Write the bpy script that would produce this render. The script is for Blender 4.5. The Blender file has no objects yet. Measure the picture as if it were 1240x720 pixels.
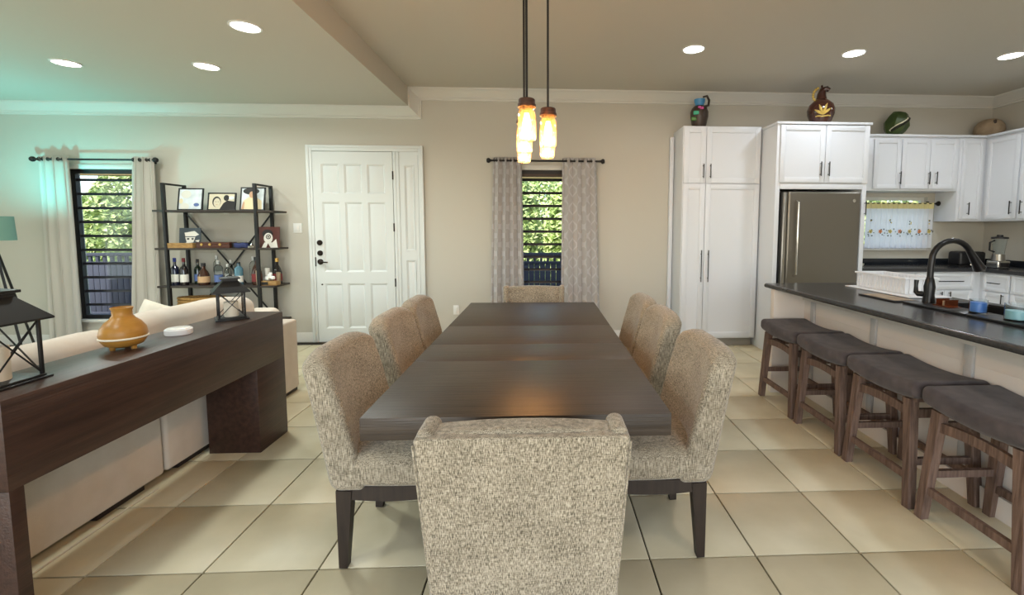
import bpy, bmesh, math, random
from mathutils import Vector, Matrix
random.seed(7)
C = bpy.context.scene.collection
PI = math.pi
# ------------------------------------------------------------------ camera
cd = bpy.data.cameras.new('camera'); cam = bpy.data.objects.new('camera', cd); C.objects.link(cam)
right = Vector((0.99897182, -0.0452758, 0.00232548)); fwd = Vector((0.04531883, 0.99590011, -0.07828904)); up = Vector((0.00122865, 0.07831394, 0.99692799))
cam.matrix_world = Matrix(((right.x, up.x, -fwd.x, 0), (right.y, up.y, -fwd.y, 0), (right.z, up.z, -fwd.z, 1.393), (0, 0, 0, 1)))
cd.sensor_width = 36; cd.lens = 549.28/1240*36
cd.shift_x = (620-682.16)/1240; cd.shift_y = -(360-319.49)/1240
cd.clip_start = .02; cd.clip_end = 200
bpy.context.scene.camera = cam
# ------------------------------------------------------------------ world, light, exposure
sc = bpy.context.scene
sc.view_settings.view_transform = 'Standard'; sc.view_settings.look = 'None'; sc.view_settings.gamma = 1
sc.view_settings.use_curve_mapping = False; sc.view_settings.exposure = 0.36
w = bpy.data.worlds.new('world'); sc.world = w; w.use_nodes = True
nt = w.node_tree; bg = nt.nodes['Background']
sky = nt.nodes.new('ShaderNodeTexSky'); sky.sky_type = 'NISHITA'; sky.sun_disc = False; sky.sun_elevation = math.radians(50); sky.sun_rotation = math.radians(200)
nt.links.new(sky.outputs[0], bg.inputs[0]); bg.inputs[1].default_value = 0.42
sd = bpy.data.lights.new('sun', 'SUN'); sd.energy = 6; sd.angle = .02; sd.color = (1, .95, .85)
so = bpy.data.objects.new('sun', sd); C.objects.link(so); so.rotation_euler = (math.radians(48), 0, math.radians(-25))
def area(name, loc, rot, sx, sy, e, col, parent=None, shape='RECTANGLE', spread=PI):
    l = bpy.data.lights.new(name, 'AREA'); l.shape = shape; l.size = sx; l.size_y = sy; l.energy = e; l.color = col; l.spread = spread
    o = bpy.data.objects.new(name, l); C.objects.link(o); o.location = loc; o.rotation_euler = rot
    if parent: o.parent = parent
    return o
# added interior fill lights, rear and left, standing in for daylight; both unseen
area('rear_fill', (-.5, -2.75, 1.35), (math.radians(90), 0, 0), 7.5, 2.3, 95, (1, .97, .92))
area('left_fill', (-7.4, 2.0, 1.5), (0, math.radians(-90), 0), 2.0, 3.0, 45, (.88, 1.0, .97))
P_LOW, P_HIGH = 14, 8.5      # downlight powers (W)
COL_LOW, COL_DIN, COL_KIT = (.93, 1, .96), (1, .84, .72), (.84, .92, 1)

# ------------------------------------------------------------------ materials
def s2l(c):
    return tuple(((v/255)/12.92 if v/255 <= .04045 else ((v/255+.055)/1.055)**2.4) for v in c)
MATS = {}
def mat(name, rgb, rough=.5, metal=0, spec=.5, noise=None, bump=None, trans=0, emit=None, alpha=1, coat=0, rand=0, sheen=0, ior=1.45, lin=False):
    """noise=(scale xyz, rgb2, detail); bump=(scale xyz, strength)"""
    m = bpy.data.materials.new(name); m.use_nodes = True; n = m.node_tree.nodes; L = m.node_tree.links
    p = n['Principled BSDF']; c = s2l(rgb)
    p.inputs['Base Color'].default_value = (*c, 1); p.inputs['Roughness'].default_value = rough; p.inputs['Metallic'].default_value = metal
    p.inputs['Specular IOR Level'].default_value = spec; p.inputs['Transmission Weight'].default_value = trans; p.inputs['IOR'].default_value = ior
    p.inputs['Coat Weight'].default_value = coat; p.inputs['Sheen Weight'].default_value = sheen; p.inputs['Alpha'].default_value = alpha
    if emit: p.inputs['Emission Color'].default_value = (*s2l(emit[0]), 1); p.inputs['Emission Strength'].default_value = emit[1]
    tc = n.new('ShaderNodeTexCoord')
    col = None
    if noise:
        mp = n.new('ShaderNodeMapping'); mp.inputs['Scale'].default_value = noise[0]; L.new(tc.outputs['Object'], mp.inputs[0])
        t = n.new('ShaderNodeTexNoise'); t.inputs['Scale'].default_value = 1; t.inputs['Detail'].default_value = noise[2]; L.new(mp.outputs[0], t.inputs[0])
        r = n.new('ShaderNodeValToRGB'); r.color_ramp.elements[0].position = .3; r.color_ramp.elements[1].position = .7
        r.color_ramp.elements[0].color = (*c, 1); r.color_ramp.elements[1].color = (*s2l(noise[1]), 1)
        L.new(t.outputs[0], r.inputs[0]); col = r.outputs[0]
    if rand:
        oi = n.new('ShaderNodeObjectInfo'); hs = n.new('ShaderNodeHueSaturation'); mr = n.new('ShaderNodeMapRange')
        mr.inputs[3].default_value = 1-rand; mr.inputs[4].default_value = 1+rand; L.new(oi.outputs['Random'], mr.inputs[0]); L.new(mr.outputs[0], hs.inputs['Value'])
        if col: L.new(col, hs.inputs['Color'])
        else: hs.inputs['Color'].default_value = (*c, 1)
        col = hs.outputs[0]
    if col: L.new(col, p.inputs['Base Color'])
    if bump:
        mp = n.new('ShaderNodeMapping'); mp.inputs['Scale'].default_value = bump[0]; L.new(tc.outputs['Object'], mp.inputs[0])
        t = n.new('ShaderNodeTexNoise'); t.inputs['Scale'].default_value = 1; t.inputs['Detail'].default_value = 3; L.new(mp.outputs[0], t.inputs[0])
        b = n.new('ShaderNodeBump'); b.inputs['Strength'].default_value = bump[1]; b.inputs['Distance'].default_value = .01
        L.new(t.outputs[0], b.inputs['Height']); L.new(b.outputs[0], p.inputs['Normal'])
    MATS[name] = m; return m
def tweed(name, light, mid, dark):
    m = bpy.data.materials.new(name); m.use_nodes = True; n = m.node_tree.nodes; L = m.node_tree.links; p = n['Principled BSDF']
    p.inputs['Roughness'].default_value = .95; p.inputs['Specular IOR Level'].default_value = .15; p.inputs['Sheen Weight'].default_value = .35
    p.inputs['Sheen Roughness'].default_value = .4
    tc = n.new('ShaderNodeTexCoord')
    def nz(sc_, det=2):
        mp = n.new('ShaderNodeMapping'); mp.inputs['Scale'].default_value = sc_; L.new(tc.outputs['Object'], mp.inputs[0])
        t = n.new('ShaderNodeTexNoise'); t.inputs['Scale'].default_value = 1; t.inputs['Detail'].default_value = det; L.new(mp.outputs[0], t.inputs[0]); return t.outputs[0]
    a = nz((540, 540, 36), 1); b = nz((70, 70, 560), 1); g = nz((9, 9, 9))
    ad = n.new('ShaderNodeMath'); ad.operation = 'MULTIPLY_ADD'; L.new(a, ad.inputs[0]); ad.inputs[1].default_value = .62
    mb = n.new('ShaderNodeMath'); mb.operation = 'MULTIPLY'; L.new(b, mb.inputs[0]); mb.inputs[1].default_value = .3; L.new(mb.outputs[0], ad.inputs[2])
    ag = n.new('ShaderNodeMath'); ag.operation = 'MULTIPLY_ADD'; L.new(g, ag.inputs[0]); ag.inputs[1].default_value = .12; L.new(ad.outputs[0], ag.inputs[2])
    r = n.new('ShaderNodeValToRGB'); e = r.color_ramp.elements
    e[0].position = .38; e[0].color = (*s2l(dark), 1); e[1].position = .66; e[1].color = (*s2l(light), 1)
    q = e.new(.52); q.color = (*s2l(mid), 1)
    L.new(ag.outputs[0], r.inputs[0]); L.new(r.outputs[0], p.inputs['Base Color'])
    bm_ = n.new('ShaderNodeBump'); bm_.inputs['Strength'].default_value = .5; bm_.inputs['Distance'].default_value = .004
    L.new(ag.outputs[0], bm_.inputs['Height']); L.new(bm_.outputs[0], p.inputs['Normal'])
    MATS[name] = m; return m
def cloth_mat(name, base, line=None, su=4., sv=9., trans=.25):
    """curtain cloth on UV metres; line = colour of woven trellis"""
    m = bpy.data.materials.new(name); m.use_nodes = True; n = m.node_tree.nodes; L = m.node_tree.links; p = n['Principled BSDF']
    p.inputs['Roughness'].default_value = .9; p.inputs['Specular IOR Level'].default_value = .1
    p.inputs['Base Color'].default_value = (*s2l(base), 1)
    if line:
        uv = n.new('ShaderNodeTexCoord'); sp = n.new('ShaderNodeSeparateXYZ'); L.new(uv.outputs['UV'], sp.inputs[0])
        def M(op, a, b=None, c=None):
            k = n.new('ShaderNodeMath'); k.operation = op
            for i, v in enumerate((a, b, c)):
                if v is None: continue
                if isinstance(v, (int, float)): k.inputs[i].default_value = v
                else: L.new(v, k.inputs[i])
            return k.outputs[0]
        u = M('MULTIPLY', sp.outputs[0], su*2*PI); v = M('MULTIPLY', sp.outputs[1], sv*2*PI)
        s = M('ADD', M('COSINE', u), M('COSINE', v)); d = M('ABSOLUTE', s); f = M('LESS_THAN', d, .32)
        mx = n.new('ShaderNodeMix'); mx.data_type = 'RGBA'; L.new(f, mx.inputs[0]); mx.inputs[6].default_value = (*s2l(base), 1); mx.inputs[7].default_value = (*s2l(line), 1)
        L.new(mx.outputs[2], p.inputs['Base Color'])
    tl = n.new('ShaderNodeBsdfTranslucent'); tl.inputs[0].default_value = (*s2l(base), 1)
    ms = n.new('ShaderNodeMixShader'); ms.inputs[0].default_value = trans
    L.new(p.outputs[0], ms.inputs[1]); L.new(tl.outputs[0], ms.inputs[2]); L.new(ms.outputs[0], n['Material Output'].inputs[0])
    MATS[name] = m; return m
def thin_glass(name, col, rough=.0, f=.12):
    """window glass: mostly transparent, some gloss"""
    m = bpy.data.materials.new(name); m.use_nodes = True; n = m.node_tree.nodes; L = m.node_tree.links
    t = n.new('ShaderNodeBsdfTransparent'); t.inputs[0].default_value = (*col, 1); g = n.new('ShaderNodeBsdfGlossy'); g.inputs['Roughness'].default_value = rough
    ms = n.new('ShaderNodeMixShader'); fr = n.new('ShaderNodeLayerWeight'); fr.inputs[0].default_value = .12; mu = n.new('ShaderNodeMath'); mu.operation = 'MULTIPLY'; mu.inputs[1].default_value = .35; L.new(fr.outputs[1], mu.inputs[0])
    L.new(mu.outputs[0], ms.inputs[0]); L.new(t.outputs[0], ms.inputs[1]); L.new(g.outputs[0], ms.inputs[2]); L.new(ms.outputs[0], n['Material Output'].inputs[0])
    MATS[name] = m; return m

mat('wall', (193, 189, 178), .55, spec=.35, bump=((40, 40, 40), .03))
mat('ceiling', (198, 193, 182), .7, spec=.2)
mat('trim', (212, 210, 203), .4)
mat('door_white', (214, 218, 217), .38)
mat('cabinet', (218, 222, 228), .35)
mat('cabinet_gap', (120, 122, 126), .6)
mat('tile', (208, 199, 171), .40, spec=.4, noise=((3, 3, 3), (190, 180, 150), 6), rand=.035)
for n_ in MATS['tile'].node_tree.nodes:
    if n_.type == 'MAPPING':
        g_ = MATS['tile'].node_tree.nodes.new('ShaderNodeNewGeometry'); MATS['tile'].node_tree.links.new(g_.outputs['Position'], n_.inputs[0])
mat('grout', (46, 39, 32), .9)
mat('table_wood', (66, 57, 50), .38, noise=((2.2, 55, 55), (48, 41, 36), 6), bump=((5, 160, 160), .2), rand=.03)
mat('console_wood', (66, 44, 36), .38, noise=((40, 2.5, 40), (44, 28, 23), 6), bump=((120, 5, 120), .15))
mat('chair_wood', (48, 38, 32), .45, noise=((60, 60, 4), (34, 26, 22), 4))
mat('stool_wood', (118, 96, 84), .65, noise=((70, 70, 5), (74, 56, 47), 6), bump=((120, 120, 8), .4), rand=.08)
tweed('tweed', (186, 176, 158), (143, 134, 117), (80, 74, 62))
mat('stool_fabric', (86, 79, 80), .95, spec=.1, sheen=.15, noise=((14, 14, 14), (64, 59, 61), 5), bump=((400, 400, 400), .3))
mat('sofa', (212, 202, 190), .95, spec=.1, sheen=.15, noise=((8, 8, 8), (203, 192, 179), 4), bump=((300, 300, 300), .2))
mat('sofa_foot', (36, 28, 26), .5)
mat('pillow', (214, 208, 194), .95, spec=.1, bump=((250, 250, 250), .3))
mat('black_metal', (34, 34, 35), .42, metal=.3)
mat('bronze', (46, 38, 34), .4, metal=.7)
mat('faucet_black', (30, 30, 32), .3, metal=.4)
mat('counter', (44, 44, 46), .22, noise=((60, 60, 60), (58, 58, 60), 5), bump=((40, 40, 40), .03))
mat('backsplash', (32, 36, 42), .15)
mat('sink_black', (24, 24, 26), .35)
mat('steel', (150, 146, 138), .3, metal=.85, bump=((2, 2, 300), .05))
mat('steel_door', (124, 119, 110), .34, metal=.75, bump=((300, 2, 2), .04))
mat('steel_bright', (205, 203, 198), .18, metal=1)
mat('fridge_dark', (20, 20, 22), .4)
mat('brass', (160, 130, 80), .35, metal=1)
mat('copper', (150, 84, 56), .25, metal=.9)
mat('white_plastic', (228, 230, 234), .35)
mat('white_gloss', (232, 232, 230), .2)
mat('island_paint', (208, 200, 192), .45)
mat('batten', (172, 170, 168), .5)
mat('toe', (150, 146, 138), .6)
mat('vase_wood', (180, 132, 58), .35, noise=((5, 5, 30), (158, 110, 44), 4))
mat('candle', (226, 220, 204), .6)
mat('rustic_lid', (92, 60, 46), .5, metal=.5, noise=((60, 60, 60), (60, 40, 32), 3))
mat('cord', (30, 26, 24), .6)
def jar_glass():
    m = bpy.data.materials.new('jar_glass'); m.use_nodes = True; n = m.node_tree.nodes; L = m.node_tree.links
    t = n.new('ShaderNodeBsdfTransparent'); t.inputs[0].default_value = (1, .93, .80, 1); q = n.new('ShaderNodeBsdfTranslucent'); q.inputs[0].default_value = (1, .72, .42, 1)
    g = n.new('ShaderNodeBsdfGlossy'); g.inputs['Roughness'].default_value = .05; lw = n.new('ShaderNodeLayerWeight'); lw.inputs[0].default_value = .25
    a = n.new('ShaderNodeMixShader'); a.inputs[0].default_value = .12; b = n.new('ShaderNodeMixShader')
    L.new(t.outputs[0], a.inputs[1]); L.new(q.outputs[0], a.inputs[2]); L.new(lw.outputs[1], b.inputs[0]); L.new(a.outputs[0], b.inputs[1]); L.new(g.outputs[0], b.inputs[2]); L.new(b.outputs[0], n['Material Output'].inputs[0])
    MATS['jar_glass'] = m
jar_glass()
mat('bulb', (255, 190, 110), .3, emit=((255, 186, 104), 30))
mat('downlight_glow', (255, 255, 255), .5, emit=((255, 250, 240), 14))
mat('green_leaf', (150, 172, 96), .6, rand=.15, noise=((6, 6, 6), (206, 214, 150), 2))
mat('bark', (80, 66, 52), .9)
mat('porch_dark', (58, 60, 74), .6)
mat('porch_beam', (120, 104, 66), .7)
mat('porch_floor', (120, 116, 112), .8)
mat('grass', (110, 128, 70), .95, noise=((4, 4, 4), (84, 104, 52), 3))
mat('window_frame', (26, 24, 26), .5)
mat('shutter_wood', (74, 56, 46), .6)
thin_glass('pane_glass', (.93, .95, .95))
mat('slat_dark', (34, 32, 38), .35)
cloth_mat('curtain_left', (204, 199, 190), None, trans=.15)
cloth_mat('curtain_center', (190, 186, 184), (207, 205, 206), 5.5, 4.6, .2)
cloth_mat('cafe_cloth', (236, 236, 238), None, trans=.45)
mat('flower_orange', (214, 130, 70), .8); mat('flower_leaf', (90, 96, 84), .8); mat('flower_yellow', (206, 186, 96), .8)
mat('lace_yellow', (222, 214, 160), .8)
mat('shelf_wood', (58, 48, 42), .5, noise=((4, 60, 60), (40, 34, 30), 4))
mat('lamp_shade', (104, 136, 124), .7, emit=((80, 190, 150), .03))
mat('switch', (226, 226, 222), .3)
thin_glass('lantern_glass', (.97, .97, .97))
mat('glass_clear', (240, 246, 248), .02, trans=1, ior=1.3)
mat('glass_dark', (26, 22, 24), .08, coat=.5)
mat('glass_navy', (22, 26, 48), .08, coat=.5)
mat('glass_green', (30, 44, 34), .08, coat=.5)
mat('glass_amber', (60, 34, 22), .08, coat=.5)
mat('glass_sky', (126, 176, 196), .05, trans=.6)
mat('cap_blue', (40, 60, 150), .4); mat('cap_red', (110, 24, 34), .4); mat('cap_white', (230, 230, 228), .4); mat('cap_black', (26, 26, 28), .4); mat('cap_gold', (196, 160, 90), .3, metal=.8)
mat('label_white', (226, 224, 216), .6); mat('label_tan', (196, 160, 120), .6); mat('label_blue', (90, 110, 160), .6); mat('label_red', (120, 40, 40), .6)
mat('candle_blue', (90, 140, 220), .4); mat('candle_teal', (150, 196, 204), .4)
mat('box_tan', (176, 140, 88), .7, noise=((20, 60, 60), (140, 106, 60), 3)); mat('box_brown', (74, 40, 28), .5); mat('box_black', (28, 26, 26), .5); mat('cloth_navy', (40, 48, 90), .8)
mat('print_grey', (190, 196, 200), .3, noise=((9, 9, 9), (226, 232, 236), 2)); mat('print_sepia', (206, 196, 172), .3); mat('print_dark', (46, 44, 44), .3); mat('print_skin', (196, 156, 124), .3)
mat('print_cream', (222, 206, 168), .3); mat('print_slate', (58, 66, 72), .4); mat('print_maroon', (84, 46, 40), .4); mat('print_light', (214, 210, 200), .4)
mat('wicker', (186, 146, 84), .8, noise=((80, 80, 80), (140, 100, 50), 2), bump=((120, 120, 120), .6))
mat('clay_redbrown', (62, 30, 20), .18, coat=.6); mat('gold_paint', (206, 176, 92), .35, metal=.3)
mat('clay_blue', (72, 140, 190), .3); mat('clay_dark', (64, 52, 44), .35); mat('clay_green', (60, 180, 140), .35); mat('clay_pink', (206, 84, 150), .35); mat('clay_moss', (70, 120, 40), .35)
mat('gourd_green', (70, 88, 40), .4, noise=((10, 3, 10), (44, 60, 28), 4)); mat('gourd_black', (34, 36, 26), .4); mat('gourd_cream', (222, 216, 190), .4)
mat('clay_beige', (166, 146, 120), .6, noise=((14, 14, 14), (140, 120, 96), 4))
mat('cable_pale', (190, 180, 160), .6)

# ------------------------------------------------------------------ mesh builder
def axis(h, r, k, n):
    """samples from -h to h: k steps in each rounded zone, n steps between"""
    e = [h-r+r*math.tan(math.radians(45*i/k)) for i in range(k+1)] if r > 0 else [h]
    i0 = e[0]; mid = [-i0+2*i0*j/n for j in range(1, n)]
    return [-v for v in reversed(e)] + mid + e
class MB:
    def __init__(s): s.v = []; s.f = []; s.uv = None
    def add(s, vs, fs):
        o = len(s.v); s.v += [tuple(v) for v in vs]; s.f += [tuple(i+o for i in f) for f in fs]; return s
    def box(s, x0, x1, y0, y1, z0, z1, b=.0, T=None):
        if b > 0: return s.rbox(((x0+x1)/2, (y0+y1)/2, (z0+z1)/2), (abs(x1-x0)/2, abs(y1-y0)/2, abs(z1-z0)/2), b, 1, 1, T=T)
        vs = [(x, y, z) for x in (x0, x1) for y in (y0, y1) for z in (z0, z1)]
        if T: vs = [T(Vector(v)) for v in vs]
        return s.add(vs, [(0, 1, 3, 2), (4, 6, 7, 5), (0, 4, 5, 1), (2, 3, 7, 6), (0, 2, 6, 4), (1, 5, 7, 3)])
    def rbox(s, c, h, r, k=3, n=1, T=None, fn=None):
        r = min(r, *(q*.999 for q in h))
        n = n if isinstance(n, tuple) else (n, n, n)
        A = [axis(h[i], r, k, n[i]) for i in range(3)]; N = [len(a) for a in A]; idx = {}; vs = []; fs = []
        def vid(i, j, l):
            key = (i, j, l)
            if key not in idx:
                p = Vector((A[0][i], A[1][j], A[2][l])); q = Vector([max(-(h[t]-r), min(h[t]-r, p[t])) for t in range(3)]); d = p-q
                if d.length > 1e-9: p = q + d.normalized()*r
                if fn: p = fn(p)
                p = p + Vector(c)
                if T: p = T(p)
                idx[key] = len(vs); vs.append(p)
            return idx[key]
        for a, b_, c_ in ((0, 1, 2), (1, 2, 0), (2, 0, 1)):
            for side in (0, N[a]-1):
                for i in range(N[b_]-1):
                    for j in range(N[c_]-1):
                        q = []
                        for (di, dj) in ((0, 0), (1, 0), (1, 1), (0, 1)):
                            t = [0, 0, 0]; t[a] = side; t[b_] = i+di; t[c_] = j+dj; q.append(vid(*t))
                        fs.append(q if side else q[::-1])
        return s.add(vs, fs)
    def lathe(s, prof, n=24, c=(0, 0, 0), T=None):
        vs = []; fs = []
        for (r, z) in prof:
            for i in range(n):
                a = 2*PI*i/n; v = Vector((c[0]+r*math.cos(a), c[1]+r*math.sin(a), c[2]+z)); vs.append(T(v) if T else v)
        m = len(prof)
        for k in range(m-1):
            for i in range(n):
                j = (i+1) % n; fs.append((k*n+i, k*n+j, (k+1)*n+j, (k+1)*n+i))
        if prof[0][0] > 1e-6: fs.append(tuple(range(n))[::-1])
        if prof[-1][0] > 1e-6: fs.append(tuple((m-1)*n+i for i in range(n)))
        return s.add(vs, fs)
    def tube(s, pts, r, n=10):
        pts = [Vector(p) for p in pts]; rs = r if isinstance(r, (list, tuple)) else [r]*len(pts)
        vs = []; fs = []; prev = None
        for k, p in enumerate(pts):
            t = (pts[min(k+1, len(pts)-1)]-pts[max(k-1, 0)]).normalized()
            if prev is None:
                a = Vector((0, 0, 1)) if abs(t.z) < .9 else Vector((1, 0, 0)); u = t.cross(a).normalized()
            else: u = (prev - t*prev.dot(t)).normalized()
            prev = u; v = t.cross(u)
            for i in range(n):
                g = 2*PI*i/n; vs.append(p+(u*math.cos(g)+v*math.sin(g))*rs[k])
        m = len(pts)
        for k in range(m-1):
            for i in range(n):
                j = (i+1) % n; fs.append((k*n+i, k*n+j, (k+1)*n+j, (k+1)*n+i))
        fs.append(tuple(range(n))[::-1]); fs.append(tuple((m-1)*n+i for i in range(n)))
        return s.add(vs, fs)
    def bar(s, a, b, w, d=None, w2=None, d2=None, upv=(0, 0, 1)):
        """square bar from a to b, sizes at a (w,d) and b (w2,d2)"""
        a = Vector(a); b = Vector(b); d = d or w; w2 = w2 or w; d2 = d2 or d
        t = (b-a).normalized(); q = Vector(upv)
        if abs(t.dot(q)) > .95: q = Vector((0, 1, 0))
        x = q.cross(t).normalized(); y = t.cross(x); vs = []
        for p, ww, dd in ((a, w, d), (b, w2, d2)):
            for i, j in ((-1, -1), (1, -1), (1, 1), (-1, 1)): vs.append(p+x*i*ww/2+y*j*dd/2)
        return s.add(vs, [(3, 2, 1, 0), (4, 5, 6, 7), (0, 1, 5, 4), (1, 2, 6, 5), (2, 3, 7, 6), (3, 0, 4, 7)])
    def prism(s, poly, lo, hi, ax=1, T=None):
        """poly in the two other axes, extruded on ax"""
        def P(u, v, t):
            q = {0: (t, u, v), 1: (u, t, v), 2: (u, v, t)}[ax]; return T(Vector(q)) if T else q
        n = len(poly); vs = [P(u, v, lo) for u, v in poly]+[P(u, v, hi) for u, v in poly]
        return s.add(vs, [tuple(range(n)), tuple(range(2*n-1, n-1, -1))]+[(i, (i+1) % n, (i+1) % n+n, i+n) for i in range(n)])
    def mesh(s, name, m):
        me = bpy.data.meshes.new(name); me.from_pydata(s.v, [], s.f)
        bm = bmesh.new(); bm.from_mesh(me); bmesh.ops.recalc_face_normals(bm, faces=bm.faces); bm.to_mesh(me); bm.free()
        me.polygons.foreach_set('use_smooth', [True]*len(me.polygons)); me.set_sharp_from_angle(angle=math.radians(38))
        me.materials.append(MATS[m]); return me
    def build(s, name, m, parent=None, loc=None):
        o = bpy.data.objects.new(name, s.mesh(name, m)); C.objects.link(o)
        if parent: o.parent = parent
        if loc: o.location = loc
        return o
def thing(name, label, cat, loc=(0, 0, 0), rz=0, group=None):
    o = bpy.data.objects.new(name, None); C.objects.link(o); o.location = loc; o.rotation_euler = (0, 0, rz); o.empty_display_size = .1
    o['label'] = label; o['category'] = cat
    if group: o['group'] = group
    return o
def tag(o, label, cat, group=None):
    o['label'] = label; o['category'] = cat
    if group: o['group'] = group
    return o
def struct(o): o['kind'] = 'structure'; return o
def copy_tree(o, parent=None):
    c = o.copy(); C.objects.link(c); c.parent = parent
    for ch in list(o.children): copy_tree(ch, c)
    return c
def cyl(r, h, b=.0):
    return [(0, 0), (r-b, 0), (r, b), (r, h-b), (r-b, h), (0, h)] if b else [(0, 0), (r, 0), (r, h), (0, h)]
YW = 5.61; ZL = 2.815; ZH = 3.035; XS = -1.57; XL = -7.6; XR = 5.68; YB = -2.9
T = .4572

# ------------------------------------------------------------------ floor
fl = struct(MB().box(XL, XR, YB, YW+.02, -.12, -.012).build('floor', 'grout'))
tm = MB().box(-T/2+.0035, T/2-.0035, -T/2+.0035, T/2-.0035, -.014, 0, .0025).mesh('tile', 'tile')
rest = MB()
for i in range(-17, 13):
    for j in range(-7, 9):
        x = (i-.011)*T+T/2; y = (j-.069+4)*T-T/2*1
        x0, x1, y0, y1 = x-T/2, x+T/2, y-T/2, y+T/2
        # visible wedge of the camera
        vis = y1 > 1.35 and (x1 > -1.42*max(y, .9)-.1) and (x0 < 1.05*y+.1) and x0 < 5.0 and not (x1 < -2.15 and y < 3.9) and not (x1 < -3.1) and not (x0 > 2.2 and y < 4.9) 
        if x1 < XL+.02 or x0 > XR-.02 or y0 > YW-.02 or y1 < YB: continue
        if vis and x0 >= XL and x1 <= XR and y1 <= YW:
            o = bpy.data.objects.new('tile', tm); C.objects.link(o); o.location = (x, y, 0); o.parent = fl
        else:
            rest.box(max(x0, XL)+.0035, min(x1, XR)-.0035, max(y0, YB)+.0035, min(y1, YW+.02)-.0035, -.014, 0)
r_ = rest.build('tile_field', 'tile', fl); r_['kind'] = 'stuff'

# ------------------------------------------------------------------ walls with window holes
def wall_holes(xs, zs, holes, y0, y1, name):
    m = MB(); X = sorted(set(xs+[h[0] for h in holes]+[h[1] for h in holes])); Z = sorted(set(zs+[h[2] for h in holes]+[h[3] for h in holes]))
    for a, b in zip(X, X[1:]):
        for c, d in zip(Z, Z[1:]):
            if any(h[0] <= a and b <= h[1] and h[2] <= c and d <= h[3] for h in holes): continue
            m.box(a, b, y0, y1, c, d)
    bm_ = m
    return bm_
WL = (-5.53, -4.66, .30, 2.07); WC = (-.31, .31, .30, 2.10); WK = (3.98, 4.9, 1.15, 1.80)
struct(wall_holes([XL-.1, XR+.1], [-.12, ZH+.1], [WL, WC, WK], YW, YW+.14, 'w').build('wall_back', 'wall'))
struct(MB().box(XL-.1, XL, YB, YW, -.12, ZH+.1).build('wall_left', 'wall'))
struct(MB().box(XR, XR+.1, YB, YW, -.12, ZH+.1).build('wall_right', 'wall'))
m = MB()
m.box(XL, -4.4, YB-.1, YB, -.12, ZH+.1); m.box(3.4, XR, YB-.1, YB, -.12, ZH+.1); m.box(-4.4, 3.4, YB-.1, YB, 2.55, ZH+.1)  # unseen rear wall; its wide opening is added to let sky light in
struct(m.build('wall_front', 'wall'))
m = MB(); m.box(XL-.1, XS, YB-.1, YW, ZL, ZH+.18); m.box(XS, XR+.1, YB-.1, YW, ZH, ZH+.18)
struct(m.build('ceiling', 'ceiling'))
# crown moulding swept along the stepped ceiling line
prof = [(0, .11), (.018, .11), (.022, .10), (.045, .085), (.07, .05), (.095, .03), (.105, .03), (.11, .018), (.128, .018), (.132, 0), (.15, 0)]
prof = prof[:-1]
m = MB(); vs = []
def line(d): return [(XL, ZL-d), (XS+d, ZL-d), (XS+d, ZH-d), (XR, ZH-d)]
for d, t in prof:
    for x, z in line(d): vs.append((x, YW-t, z))
n4 = 4; fs = [(k*n4+i, k*n4+i+1, (k+1)*n4+i+1, (k+1)*n4+i) for k in range(len(prof)-1) for i in range(3)]
m.add(vs, fs); crown = struct(m.build('trim_1', 'trim'))
m = MB(); vs = []
for d, t in prof: vs += [(XR-t, YB, ZH-d), (XR-t, YW, ZH-d)]
m.add(vs, [(k*2, k*2+1, k*2+3, k*2+2) for k in range(len(prof)-1)]); struct(m.build('trim_2', 'trim'))
def baseboard(a, b, nm):
    m = MB(); m.prism([(YW-.016, 0), (YW, 0), (YW, .115), (YW-.006, .115), (YW-.016, .095)], a, b, 0); return struct(m.build(nm, 'trim'))
baseboard(XL, -2.785, 'baseboard_left'); baseboard(-1.445, 1.57, 'baseboard_back')

# ------------------------------------------------------------------ jalousie windows
def jalousie(name, hole, pitch, first, split, woodtop=False):
    x0, x1, z0, z1 = hole; w_ = MB()
    root = w_.box(x0, x0+.03, YW+.03, YW+.10, z0, z1).box(x1-.03, x1, YW+.03, YW+.10, z0, z1).box(x0+.03, x1-.03, YW+.03, YW+.10, z1-.045, z1).box(x0+.03, x1-.03, YW+.03, YW+.10, z0, z0+.045).build(name, 'window_frame'); struct(root)
    if woodtop: MB().box(x0+.05, x1-.05, YW+.02, YW+.09, z1-.075, z1-.045).build('header_board', 'shutter_wood', root)
    MB().box(x0-.02, x1+.02, YW-.035, YW+.03, z0-.035, z0, .004).build('window_sill', 'trim', root)
    fr = MB(); t = .055
    fr.box(x0-t, x0, YW-.014, YW+.002, z0-.03, z1+t, .003).box(x1, x1+t, YW-.014, YW+.002, z0-.03, z1+t, .003).box(x0-t, x1+t, YW-.016, YW+.002, z1, z1+t, .003)
    fr.build('window_trim', 'trim', root)
    z = first
    sl = MB().box(x0+.03, x1-.03, -.007, .007, -.015, .015, .002).mesh('slat_edge', 'slat_dark')
    gl = MB().box(x0+.03, x1-.03, -.0025, .0025, -pitch/2+.011, pitch/2-.011).mesh('pane', 'pane_glass')
    while z > z0+.06:
        o = bpy.data.objects.new('slat_edge', sl); C.objects.link(o); o.parent = root; o.location = (0, YW+.055, z); o.rotation_euler = (math.radians(-18), 0, 0)
        g = bpy.data.objects.new('pane', gl); C.objects.link(g); g.parent = root; g.location = (0, YW+.062, z-pitch/2)
        z -= pitch
    # side operator channel
    MB().box(x0+.03, x0+.045, YW+.035, YW+.07, z0+.045, z1-.045).build('operator_channel', 'window_frame', root)
    return root
jalousie('window_1', WL, .165, 1.95, 0)
jalousie('window_2', WC, .158, 1.985, 0, True)
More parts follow.
